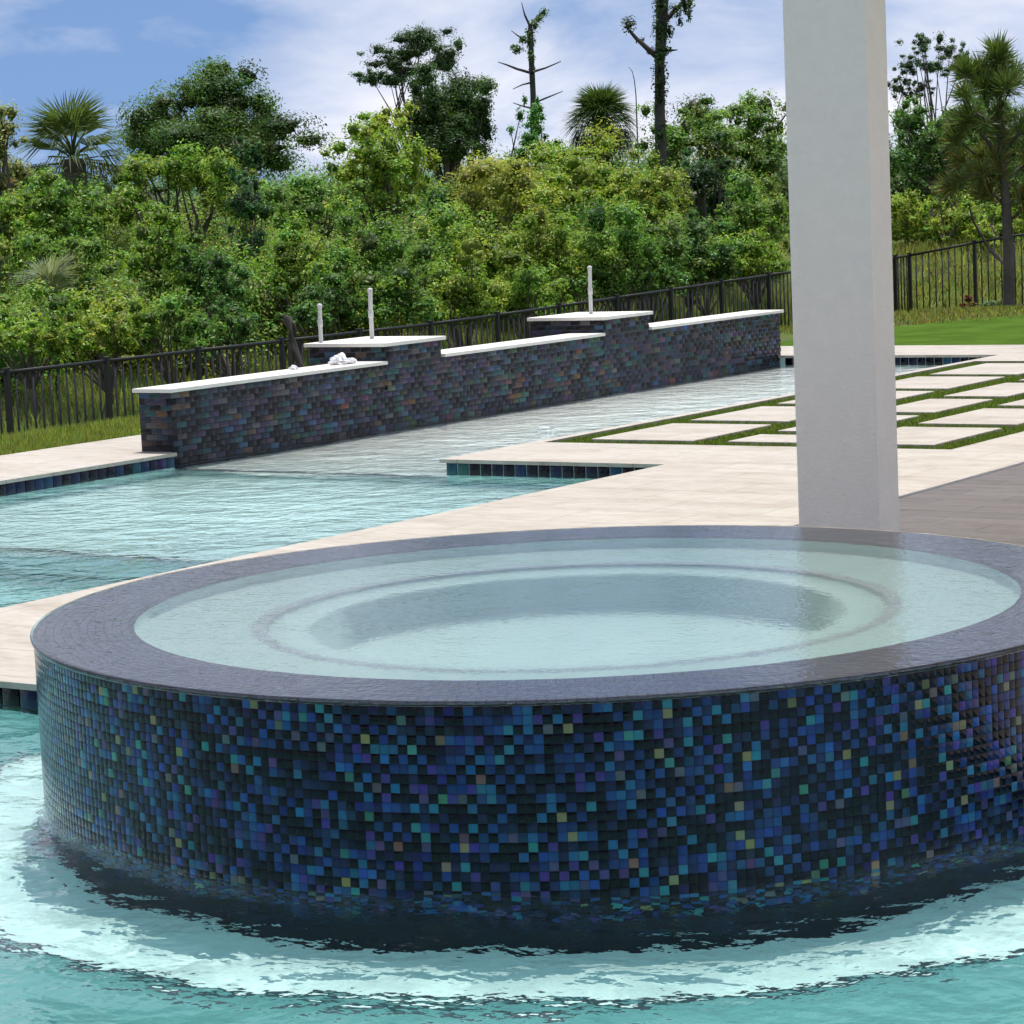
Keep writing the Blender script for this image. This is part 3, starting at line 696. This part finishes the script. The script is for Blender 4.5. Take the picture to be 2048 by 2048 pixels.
def limbs(base, clumps, r0, split=0.38, seg=7, wob=0.03):
    top = np.mean([c for c, r in clumps], axis=0); parts = []
    H = top[2] - base[2]; m = base + (top - base) * split + np.array([random.gauss(0, wob), random.gauss(0, wob), 0]) * H
    parts.append(tube_vf([base - [0, 0, 0.2], base + (m - base) * 0.5 + [random.gauss(0, .02) * H, random.gauss(0, .02) * H, 0], m], [r0 * 1.25, r0, r0 * 0.8], seg))
    for c, r in clumps[:14]:
        mid = m + (c - m) * 0.55 + RNG.normal(0, 0.06, 3) * H
        parts.append(tube_vf([m - (m - base) * 0.08 * random.random(), mid, c], [r0 * 0.42, r0 * 0.22, r0 * 0.07], 5))
    return join_vf(parts)
def tree(name, label, cat, D, ells, col, leaf=0.10, dens=1.9, k=11, trunk=0.10, group=None, mt='leaf', aspect=0.42, depth=0.9, s=0.42, tint=None, base_px=None, jit=0.28):
    """ells: outlines of the leaf masses (cx, cy, rx, ry) as read from the picture at distance D"""
    clumps, mains = [], []
    for (cx, cy, rx, ry) in ells:
        c = sight(cx, cy, D + random.uniform(-0.6, 0.6)); rx, ry = metres(rx, D), metres(ry, D); ra = depth * (rx + ry) / 2
        mains.append((c, np.array([rx, ra, ry])))
        r = np.array([max(rx, ra) * 0.5 + rx * 0.5, ra * 0.5 + rx * 0.5, ry])
        clumps += sub_clumps(c, r, k, s)
    b = sight(base_px or np.mean([e[0] for e in ells]), 600, D); b[2] = float(ground(b[0], b[1]))
    e = empty(name, b); tag(e, label, cat, group)
    V, F = limbs(b, mains + clumps[::3], trunk)
    o = obj('trunk', mesh_np('trunk', V, F, [M['bark']], True)); under(o, e)
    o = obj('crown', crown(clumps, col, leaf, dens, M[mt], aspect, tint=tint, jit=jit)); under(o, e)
    return e

G_DK, G_MD, G_BR, G_YL, G_GR = (0.030, 0.060, 0.017), (0.050, 0.088, 0.020), (0.070, 0.117, 0.021), (0.088, 0.130, 0.021), (0.060, 0.085, 0.040)
# tall trees against the sky
tree('broad_tree', 'tall dense dark green tree with peaked crown, left of the cloud gap', 'tree', 52, [(400, 185, 75, 60), (305, 250, 68, 68), (480, 250, 70, 75), (400, 270, 150, 65), (412, 132, 22, 18)], (0.027, 0.050, 0.016), 0.12, dens=2.6, k=12, trunk=0.2, s=0.5)
tree('oak_tree', 'very dark rounded tree standing just in front of the round pine', 'tree', 50, [(850, 195, 68, 62), (888, 230, 38, 62), (800, 215, 42, 50), (850, 262, 62, 45)], (0.016, 0.032, 0.010), 0.10, dens=2.8, k=12, trunk=0.18, s=0.52)
tree('pine_tree', 'tall pine with rounded cloud-like crown rising left of the bare snags', 'tree', 58, [(788, 82, 52, 30), (738, 112, 38, 22), (700, 147, 26, 20), (835, 110, 30, 30), (765, 135, 40, 18), (735, 150, 26, 14)], (0.021, 0.040, 0.016), 0.12, 2.4, 10, 0.085, mt='needle', aspect=0.26, s=0.55, base_px=785)
tree('young_tree', 'yellow green leafy tree catching the sun below the pine', 'tree', 42, [(722, 240, 60, 45), (685, 295, 66, 58), (775, 305, 56, 66), (722, 355, 82, 60)], (0.088, 0.138, 0.021), 0.11, k=10, trunk=0.12)
tree('bushy_tree', 'wide bright green bushy tree right of the fan palm', 'tree', 40, [(330, 325, 105, 55), (245, 375, 75, 58), (420, 370, 76, 66)], (0.074, 0.118, 0.020), 0.10, trunk=0.12)
tree('vine_tower', 'narrow dark column of vines standing up in the middle of the thicket', 'tree', 36, [(468, 292, 30, 36), (466, 380, 42, 56), (468, 480, 52, 70), (470, 570, 62, 50)], (0.018, 0.042, 0.016), 0.09, dens=2.6, k=9, trunk=0.04)
tree('edge_tree', 'olive topped tree at the left edge of the picture', 'tree', 38, [(-12, 245, 48, 70), (18, 330, 60, 70), (-30, 360, 60, 80)], (0.075, 0.085, 0.030), 0.09, trunk=0.12)
tree('hill_tree', 'broad mixed green tree filling the space left of the white pier', 'tree', 47, [(1325, 228, 92, 50), (1425, 235, 68, 58), (1258, 275, 55, 55), (1445, 320, 58, 80), (1345, 300, 105, 65)], (0.052, 0.085, 0.022), 0.11, k=10, trunk=0.16)
tree('dark_tree', 'small blackish green tree nestled in the brush left of the white pier', 'tree', 42, [(1335, 328, 60, 52), (1345, 385, 50, 35)], (0.014, 0.034, 0.014), 0.09, trunk=0.1)
tree('vine_mound', 'dark vine mound climbing the foot of the slim bare snag', 'tree', 44, [(1008, 225, 26, 34), (1012, 280, 46, 45), (1020, 330, 60, 40)], (0.030, 0.075, 0.018), 0.09, k=8, trunk=0.08)
tree('open_pine', 'open crowned pine right of the white pier', 'tree', 56, [(1737, 82, 26, 20), (1792, 92, 30, 24), (1715, 125, 28, 20), (1765, 125, 32, 18), (1700, 168, 22, 26), (1738, 168, 24, 18), (1815, 120, 20, 18)], (0.024, 0.042, 0.020), 0.13, 2.2, 8, 0.07, mt='needle', aspect=0.22, s=0.42, base_px=1745)
tree('backing_tree', 'dark green leafy tree under the open pine', 'tree', 48, [(1712, 235, 50, 58), (1790, 252, 66, 62), (1870, 232, 62, 66), (1760, 305, 95, 48), (1940, 280, 60, 75)], (0.040, 0.075, 0.020), 0.11, trunk=0.14)
# shrubs of the thicket, back to front
SHRUBS = [
    ('mid', 41, 1100, 330, 105, 66, G_YL), ('mid', 39, 935, 355, 100, 76, (0.11, 0.125, 0.028)), ('mid', 38, 590, 372, 92, 76, G_MD), ('mid', 37, 110, 385, 92, 74, G_MD), ('mid', 40, 1215, 355, 85, 70, G_YL), ('mid', 41, 1420, 400, 70, 75, G_MD),
    ('mid', 36, 20, 430, 80, 70, G_BR), ('mid', 40, 840, 400, 75, 66, G_DK),
    ('second', 34, 300, 465, 100, 74, G_BR), ('second', 34, 570, 480, 84, 78, G_BR), ('second', 34, 705, 470, 96, 84, G_MD), ('second', 35, 860, 478, 96, 80, G_BR), ('second', 35, 1035, 460, 104, 86, G_YL),
    ('second', 36, 1185, 452, 100, 80, G_MD), ('second', 38, 1310, 455, 90, 70, G_DK), ('second', 39, 1425, 470, 70, 60, G_BR), ('second', 33, 130, 500, 90, 66, G_MD), ('second', 33, 395, 510, 70, 66, G_DK),
    ('front', 28.5, 55, 600, 92, 66, G_BR), ('front', 28.5, 190, 610, 80, 62, G_YL), ('front', 29, 320, 600, 76, 58, G_MD), ('front', 30, 425, 610, 60, 50, G_DK), ('front', 31, 620, 560, 76, 60, G_DK),
    ('front', 31.5, 745, 555, 80, 58, G_MD), ('front', 32.5, 875, 545, 84, 58, G_YL), ('front', 33.5, 1000, 530, 80, 58, G_BR), ('front', 35, 1120, 515, 74, 50, G_MD), ('front', 36.5, 1230, 505, 72, 46, G_DK), ('front', 38, 1330, 495, 60, 40, G_MD), ('front', 39.5, 1420, 490, 50, 36, G_YL),
    ('bank', 46, 1712, 400, 54, 50, G_YL), ('bank', 45, 1792, 412, 62, 48, G_YL), ('bank', 44, 1880, 415, 60, 48, G_YL), ('bank', 45, 1960, 410, 60, 52, G_YL)]
NTH = ['first', 'second', 'third', 'fourth', 'fifth', 'sixth', 'seventh', 'eighth', 'ninth', 'tenth', 'eleventh', 'twelfth']
WHERE = {'front': 'low front row right behind the fence', 'second': 'middle row of the thicket', 'mid': 'tall back row of the thicket', 'bank': 'sunny bank right of the white pier'}
def hue_word(c): return {G_DK: 'dark green', G_MD: 'mid green', G_BR: 'bright green', G_YL: 'yellow green'}.get(c, 'olive')
for row in WHERE:
    S = sorted([q for q in SHRUBS if q[0] == row], key=lambda q: q[2])
    for i, (_, D, cx, cy, rx, ry, c) in enumerate(S):
        e = [(cx, cy, rx, ry), (cx - rx * .45, cy + ry * .55, rx * .6, ry * .55), (cx + rx * .45, cy + ry * .5, rx * .6, ry * .6)]
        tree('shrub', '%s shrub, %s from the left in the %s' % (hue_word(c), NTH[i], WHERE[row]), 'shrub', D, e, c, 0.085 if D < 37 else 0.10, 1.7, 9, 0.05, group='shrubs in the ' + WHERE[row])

# undergrowth that fills the hollows, and the wood far behind
def mass(name, label, items, col, leaf, dens, seed_jit=0.3):
    o = obj(name, crown(items, col, leaf, dens, M['leaf'], name=name, jit=seed_jit, hue=0.2)); tag(o, label, 'undergrowth', kind='stuff')
def fill():
    items = []
    for px in range(-60, 1520, 34):
        for D in np.arange(29, 46, 3.0):
            x = px + random.uniform(-20, 20); base = sight(x, 500, D + random.uniform(-1.2, 1.2))
            if base[0] > -16.6 - 0.4 * random.random(): continue
            h = random.uniform(0.7, 1.35) * (1 + (D - 29) * 0.03); g = float(ground(base[0], base[1]))
            items.append((np.array([base[0], base[1], g + h * 0.5]), np.array([random.uniform(.6, 1.0), random.uniform(.6, 1.0), h * 0.55])))
    mass('undergrowth', 'tangled low brush filling the thicket behind the fence', items, (0.055, 0.085, 0.020), 0.10, 1.5)
    items = []
    for px in range(-100, 2100, 40):
        for D in (62, 68, 75):
            x = px + random.uniform(-25, 25); b = sight(x, 400, D); g = float(ground(b[0], b[1])); h = random.uniform(1.7, 2.5)
            items.append((np.array([b[0], b[1], g + h * 0.5]), np.array([1.4, 1.4, h * 0.52])))
    mass('far_wood', 'distant wood closing the view behind the thicket', items, (0.035, 0.065, 0.022), 0.15, 1.0)
fill()

# ------------------------------------------------------------------ palms
def fan_mesh(name, n, R, col, droop, mt='leaf', spread=2.5, pet=0.55, w=0.020):
    """one fan frond: stalk along +X, leaflets radiating from its end"""
    V, F, C, o = [], [], [], 0
    tv, tf = tube_vf([(0, 0, 0), (pet * .5, 0, pet * .06), (pet, 0, 0.0)], [0.02, 0.014, 0.01], 4)
    for i in range(n):
        a = -spread / 2 + spread * i / (n - 1); L = R * (0.72 + 0.28 * math.cos(a * 0.8)) * random.uniform(.92, 1.05); d = np.array([math.cos(a), math.sin(a), 0]); s = np.array([-d[1], d[0], 0])
        fold = 0.10 * abs(math.sin(a)) + 0.05
        p0 = np.array([pet, 0, 0.]); p1 = p0 + d * L * .55 + [0, 0, fold * L - droop * L * .12]; p2 = p0 + d * L * .98 + [0, 0, fold * L * .6 - droop * L * random.uniform(.2, .8)]
        V += [p0, p1 + s * w / 2, p2, p1 - s * w / 2]; F.append((o, o + 1, o + 2, o + 3)); o += 4
        C.append(np.clip(np.array(col) * (1 + 0.2 * RNG.standard_normal()), 0.005, 0.6))
    V = np.concatenate([np.array(V), tv]); F = np.concatenate([np.array(F), tf + o]); C += [np.array(col) * 0.9] * len(tf)
    return mesh_np(name, V, F, [M[mt]], col=np.array(C))
def palm(name, label, px, py, D, R, nf, cols, skirt=8, trunk_r=0.16, pet=0.55, up=False, w=0.020):
    c = sight(px, py, D); b = c.copy(); b[2] = float(ground(b[0], b[1]))
    e = empty(name, b); tag(e, label, 'palm')
    V, F = tube_vf([b - [0, 0, .2], b + (c - b) * .5 + [0.05, 0, 0], c], [trunk_r * 1.1, trunk_r, trunk_r * 1.15], 10)
    o = obj('trunk', mesh_np('trunk', V, F, [M['bark']], True)); under(o, e)
    green = [fan_mesh('frond', 26, R, np.array(k) * 1.5, dr, pet=pet, w=w) for k, dr in zip(cols, (0.6, 1.0, 1.5))]
    dead = fan_mesh('frond', 20, R * .95, (0.16, 0.145, 0.11), 1.0)
    for i in range(nf + skirt):
        old = i >= nf; t = min(1.0, (i + random.uniform(-3, 3)) / nf) if i < nf else 1.0; t = max(0.0, t)
        elev = (math.radians(78) - t * math.radians(105)) if not old else math.radians(random.uniform(-80, -55)); yaw = i * 2.39996 + random.uniform(-.2, .2)
        if up: elev = math.radians(random.uniform(45, 80))
        o = obj('frond', dead if old else green[min(2, int(t * 3))], None, c + np.array([0, 0, 0.1 - 0.25 * (t if not old else 1)]))
        o.rotation_euler = (random.uniform(-.25, .25), -elev, yaw); under(o, e)
palm('fan_palm', 'cabbage palm with spiky fan fronds and hanging dead skirt at the left', 138, 300, 41, 0.70, 30, [(0.065, 0.10, 0.035), (0.065, 0.095, 0.038), (0.09, 0.11, 0.055)], 14, 0.17, pet=0.40, w=0.030)
palm('dome_palm', 'palm with a smooth dome of fine fronds between the two snags', 1135, 238, 49, 0.52, 70, [(0.05, 0.085, 0.025), (0.042, 0.075, 0.024), (0.05, 0.06, 0.035)], 24, 0.16, pet=0.3)
palm('palmetto', 'silvery saw palmetto fans low at the left', 95, 556, 30.0, 0.42, 6, [(0.15, 0.18, 0.13), (0.13, 0.16, 0.11), (0.1, 0.13, 0.08)], 0, 0.03, pet=0.08, up=True)

# ------------------------------------------------------------------ bare snags hung with vines
def snag(name, label, D, trunk_px, branches, vines, vcol):
    pts = [sight(x, y, D) for x, y, r in trunk_px]; b = pts[0].copy(); b[2] = float(ground(b[0], b[1]))
    e = empty(name, b); tag(e, label, 'dead tree')
    V, F = tube_vf([b] + pts, [metres(trunk_px[0][2], D) * 1.2] + [metres(r, D) for x, y, r in trunk_px], 9)
    o = obj('trunk', mesh_np('trunk', V, F, [M['dead_wood']], True)); under(o, e)
    for br in branches:
        q = [sight(x, y, D + 0.25 * math.sin(i * 1.7 + x)) for i, (x, y, r) in enumerate(br)]
        V, F = tube_vf(q, [metres(r, D) for x, y, r in br], 6); o = obj('branch', mesh_np('branch', V, F, [M['dead_wood']], True)); under(o, e)
    cl = [(sight(x, y, D + random.uniform(-.12, .12)), np.array([metres(rx, D), metres((rx + ry) / 2, D), metres(ry, D)])) for x, y, rx, ry in vines]
    o = obj('vine', crown(cl, vcol, 0.10, 3.2, M['leaf'])); under(o, e)
snag('dead_snag', 'slim dead snag with bare side branches and a tuft of vine on top', 46, [(1006, 250, 6), (1006, 180, 5.5), (1003, 120, 5.5), (1001, 60, 5), (1000, 45, 4)],
     [[(1000, 50, 2.5), (990, 28, 1.8), (984, 5, 0.8)], [(1000, 52, 3), (1012, 34, 2.5), (1028, 18, 1.5)], [(1003, 138, 3), (975, 130, 2.4), (955, 122, 1.6), (940, 117, .8)], [(1004, 136, 2.6), (1030, 128, 1.8), (1058, 116, .8)],
      [(1005, 155, 2), (985, 160, 1.4), (968, 168, .7)], [(1006, 195, 2), (1035, 183, 1.5), (1062, 172, .7)], [(1006, 205, 2), (985, 200, 1.4), (968, 194, .7)], [(1000, 82, 2), (978, 68, 1.4), (965, 58, .7)]],
     [(1001, 80, 9, 22), (1002, 108, 8, 14), (1008, 48, 12, 12), (1026, 24, 10, 11), (976, 95, 14, 9), (985, 75, 9, 9), (1004, 130, 6, 8), (1018, 36, 10, 8), (998, 62, 9, 12), (970, 88, 9, 6)], (0.032, 0.055, 0.020))
snag('tall_snag', 'tall thick snag wrapped in vines, forked with a leafy ball on its left arm', 44, [(1246, 280, 11), (1245, 200, 10), (1245, 120, 9.5), (1248, 60, 11), (1250, 0, 12), (1252, -45, 9)],
     [[(1245, 112, 6), (1222, 92, 5), (1200, 72, 4), (1188, 58, 3)], [(1250, 45, 6), (1268, 25, 5), (1288, 5, 4), (1300, -30, 3)], [(1247, 105, 4), (1258, 96, 3), (1278, 94, 1)], [(1249, -20, 6), (1232, -40, 4), (1222, -60, 2)]],
     [(1186, 47, 14, 18), (1246, 60, 13, 40), (1246, 150, 11, 45), (1248, 10, 18, 22), (1275, 18, 14, 14), (1292, 12, 8, 20), (1300, 28, 5, 18), (1282, 40, 5, 14), (1258, 95, 10, 9), (1228, 96, 9, 7), (1208, 78, 8, 6), (1246, 215, 11, 30), (1246, 105, 10, 26), (1246, 185, 10, 26), (1263, 60, 8, 16), (1302, 5, 10, 14), (1246, 255, 13, 22)], (0.022, 0.036, 0.016))
def twig(name, label, D, path, cat='dead tree', rad=1.3, mt='dead_wood'):
    q = [sight(x, y, D) for x, y in path]; b = q[0].copy(); b[2] = float(ground(b[0], b[1])); e = empty(name, b); tag(e, label, cat)
    V, F = tube_vf([b] + q, [metres(rad * 1.5, D)] + list(np.linspace(metres(rad, D), metres(.5, D), len(q))), 5)
    o = obj('stem', mesh_np('stem', V, F, [M[mt]], True)); under(o, e); return e
twig('bare_stem', 'thin bare stem with bent tip just left of the tall snag', 47, [(1201, 215), (1200, 180), (1197, 152), (1193, 135), (1186, 126)])

# ------------------------------------------------------------------ young pine in front of the right hand fence
def needle_tufts(tips, col_fn, n=150, L=0.20, fall=0.0):
    Ps, Ts, Cs, Ss = [], [], [], []
    for (p, d, s) in tips:
        d = d / np.linalg.norm(d); k = int(n * s)
        v = unit(d * 0.9 + 0.75 * RNG.standard_normal((k, 3))) + np.array([0, 0, -fall]); v = unit(v)
        l = L * s ** .5 * (0.7 + 0.5 * RNG.random(k)); Ps.append(p - d * 0.12 * RNG.random((k, 1)) + v * l[:, None] / 2); Ts.append(v); Ss.append(l); Cs.append(np.array([col_fn(p) for _ in range(k)]) * (1 + .25 * RNG.standard_normal((k, 1))))
    P, T, C, S = map(np.concatenate, (Ps, Ts, Cs, Ss)); N = unit(np.cross(T, RNG.standard_normal(T.shape)))
    return leaf_mesh('needles', P, N, S, 0.055, np.clip(C, .004, .6), M['needle'], tang=T)
def young_pine():
    D = 35.0; base = sight(1903, 556, D); base[2] = float(ground(base[0], base[1]))
    e = empty('young_pine', base); tag(e, 'young pine with browning needle tufts in front of the right hand fence', 'tree')
    tr = [base - [0, 0, .1]] + [sight(x, y, D) for x, y in ((1903, 470), (1898, 380), (1890, 300), (1886, 200), (1884, 110))]
    V, F = tube_vf(tr, [0.085, 0.078, 0.07, 0.055, 0.04, 0.02], 8); o = obj('trunk', mesh_np('trunk', V, F, [M['bark']], True)); under(o, e)
    br = [((1900, 500), (1870, 475), (1835, 415), (1828, 385)), ((1898, 390), (1872, 362), (1850, 340)), ((1893, 330), (1850, 300), (1815, 270)), ((1890, 300), (1850, 250), (1822, 180)), ((1888, 250), (1862, 200), (1850, 150), (1812, 130)),
          ((1890, 290), (1925, 250), (1950, 200)), ((1895, 340), (1935, 310), (1965, 290)), ((1887, 210), (1905, 170), (1915, 140)), ((1892, 320), (1840, 330), (1795, 345)), ((1900, 420), (1930, 395), (1955, 370)), ((1888, 240), (1845, 215), (1800, 235)), ((1886, 190), (1865, 150), (1858, 128))]
    tips = []
    for q in br:
        w = [sight(x, y, D + random.uniform(-.5, .5) * (i > 0)) for i, (x, y) in enumerate(q)]
        V, F = tube_vf(w, list(np.linspace(0.034, 0.010, len(w))), 5); o = obj('branch', mesh_np('branch', V, F, [M['bark']], True)); under(o, e)
        if q[0] == (1900, 500): continue
        for t in (0.6, 0.82, 1.0):
            i = t * (len(w) - 1); a = int(min(i, len(w) - 2)); p = w[a] + (w[a + 1] - w[a]) * (i - a)
            tips.append((p + RNG.normal(0, .05, 3), (w[-1] - w[0]) + np.array([0, 0, .25]), random.uniform(.6, 1.2)))
    for y, s in ((100, 1.3), (115, 1.2), (140, 1.0), (175, .9), (215, .9), (260, .9), (300, 1.0), (330, .9)): tips.append((sight(1884 + random.uniform(-4, 4), y, D), np.array([0, 0, 1.]), s))
    def c(p):
        y = (sight(1890, 240, D)[2] - p[2]) / 1.0
        return (0.28, 0.20, 0.07) if random.random() < np.clip(0.15 + 0.4 * y, .02, .3) else (0.14, 0.21, 0.055)
    o = obj('needles', needle_tufts(tips, c, 230, 0.28, 0.12)); under(o, e)
young_pine()

# ------------------------------------------------------------------ small planting along the right hand fence
def bedding():
    kinds = [((0.030, 0.075, 0.040), 'blue green'), ((0.035, 0.07, 0.02), 'dark green'), ((0.11, 0.10, 0.045), 'dry tan'), ((0.04, 0.075, 0.03), 'leafy green'), ((0.045, 0.016, 0.012), 'reddish brown'), ((0.05, 0.08, 0.045), 'grey green'), ((0.035, 0.05, 0.02), 'low dark')]
    for (c, w), x, y, s in zip(kinds, (1708, 1742, 1772, 1800, 1828, 1858, 1885), (585, 598, 592, 590, 583, 588, 590), (34, 26, 30, 26, 36, 30, 26)):
        D = 36.3; p = sight(x, y, D); g = float(ground(p[0], p[1])); r = metres(s, D); h = max(r * .7, .12)
        e = empty('bedding_plant', (p[0], p[1], g)); tag(e, '%s bedding plant at the foot of the right hand fence' % w, 'plant', 'bedding plants along the right hand fence')
        cl = sub_clumps(np.array([p[0], p[1], g + h * .8]), np.array([r, r, h]), 7)
        o = obj('leaves', crown(cl, c, 0.11, 1.5, M['leaf'])); under(o, e)
        V, F = tube_vf([(p[0], p[1], g - .05), (p[0], p[1], g + h)], [.015, .01], 5); o = obj('stem', mesh_np('stem', V, F, [M['bark']], True)); under(o, e)
bedding()

# ------------------------------------------------------------------ odds and ends on the wall
simple('pvc', (0.58, 0.58, 0.56), 0.4, 0.08, 14)
def pipe(label, x, y, z, h, r, grey=False):
    e = empty('conduit_pipe', (x, y, z)); tag(e, label, 'pipe', 'conduit stubs on the wall')
    V, F = tube_vf([(x, y, z), (x, y, z + h * .5), (x + .004, y, z + h)], [r, r, r], 14); o = obj('tube', mesh_np('tube', V, F, [M['pvc']], True)); under(o, e)
    o = obj('coupling', lathe('coupling', [(r * 1.02, 0), (r * 1.22, 0.004), (r * 1.22, 0.05), (r * 1.02, 0.054)], 14, M['pvc']), None, (x, y, z + h * .42)); under(o, e)
    o = obj('end_cap', lathe('end_cap', [(r * 1.15, -0.02), (r * 1.15, 0.006), (r * 0.6, 0.012), (0.001, 0.013)], 14, M['pvc']), None, (x + .004, y, z + h)); under(o, e)
pipe('white conduit stub standing on the left pillar cap', -7.625, 9.25, 0.6255, 0.36, 0.0165)
pipe('greyish conduit stub at the back corner of the left pillar', -7.80, 8.86, 0.6255, 0.27, 0.0155)
pipe('white conduit stub standing on the right pillar cap', -7.55, 12.2, 0.6255, 0.385, 0.0165)
simple('white_cloth', (0.82, 0.83, 0.86), 0.7, 0.05, 10)
def cloth():
    bm = bmesh.new(); bmesh.ops.create_icosphere(bm, subdivisions=5, radius=1.0)
    V = np.array([v.co[:] for v in bm.verts]); n = vnoise(V[:, 0] * 3 + 9, V[:, 1] * 3 + V[:, 2] * 2) * .8 + vnoise(V[:, 0] * 7, V[:, 1] * 7 + V[:, 2] * 5 + 3) * .5 + 0.25 * np.abs(vnoise(V[:, 0] * 13, V[:, 1] * 13))
    V = V * (1 + n[:, None]) * np.array([0.05, 0.10, 0.022]); V[:, 2] = np.maximum(V[:, 2] + 0.015, 0.001); V[:, 2] *= 1 + 0.8 * (V[:, 1] < 0) * (V[:, 0] < .02)
    for v, c in zip(bm.verts, V): v.co = c
    for f in bm.faces: f.smooth = True
    me = bpy.data.meshes.new('crumpled_cloth'); bm.to_mesh(me); bm.free(); me.materials.append(M['white_cloth'])
    o = obj('crumpled_cloth', me, None, (-7.30, 8.47, 0.4955)); tag(o, 'crumpled white cloth lying on the wall cap beside the left pillar', 'cloth')
    me2 = me.copy(); o = obj('scrap', me2, None, (-7.40, 8.02, 0.4955)); o.scale = (.5, .6, .35); o.rotation_euler = (0, 0, 1); tag(o, 'small flat white scrap on the wall cap left of the cloth', 'scrap')
cloth()
def stump():
    D = 21.5; P = lambda x, y: sight(x, y, D)
    b = P(556, 700); e = empty('leaning_snag', b); tag(e, 'gnarled grey dead trunk leaning against the fence behind the wall', 'dead tree')
    g = b.copy(); g[2] = float(ground(b[0], b[1])) - .1
    for nm, q, r in (('trunk', [P(575, 730), P(566, 690), P(556, 655), P(548, 630), P(541, 600), P(538, 590)], [.016, .018, .022, .026, .030, .008]), ('branch', [P(556, 730), P(553, 690), P(550, 655), P(547, 635)], [.024, .024, .026, .03]), ('branch', [P(543, 612), P(552, 618), P(558, 626)], [.02, .016, .01])):
        V, F = tube_vf(q, [k * 1.0 for k in r], 9); V = V + 0.06 * np.stack([vnoise(V[:, 2] * 9, V[:, 0] * 22), vnoise(V[:, 2] * 9 + 9, V[:, 1] * 22), vnoise(V[:, 0] * 30, V[:, 2] * 30)], 1)
        o = obj(nm, mesh_np(nm, V, F, [M['dead_wood']], True)); under(o, e)
stump()
def bubbler():
    p = (-5.93, 8.95, 0.0)
    bm = bmesh.new(); bmesh.ops.create_icosphere(bm, subdivisions=5, radius=1.0)
    V = np.array([v.co[:] for v in bm.verts]); n = vnoise(V[:, 0] * 4, V[:, 1] * 4 + V[:, 2] * 3) * .5 + vnoise(V[:, 0] * 11, V[:, 1] * 11 + V[:, 2] * 9) * .4
    V = V * (1 + n[:, None]) * np.array([.055, .055, .018]); V[:, 2] -= 0.006
    for v, c in zip(bm.verts, V): v.co = c
    for f in bm.faces: f.smooth = True
    me = bpy.data.meshes.new('bubbler'); bm.to_mesh(me); bm.free(); me.materials.append(M['foam'])
    o = obj('bubbler', me, None, p); tag(o, 'small white bubbler fountain welling up in the sun shelf', 'fountain')
simple('foam', (0.60, 0.70, 0.70), 0.25, 0.06, 30, 0.4)
bubbler()
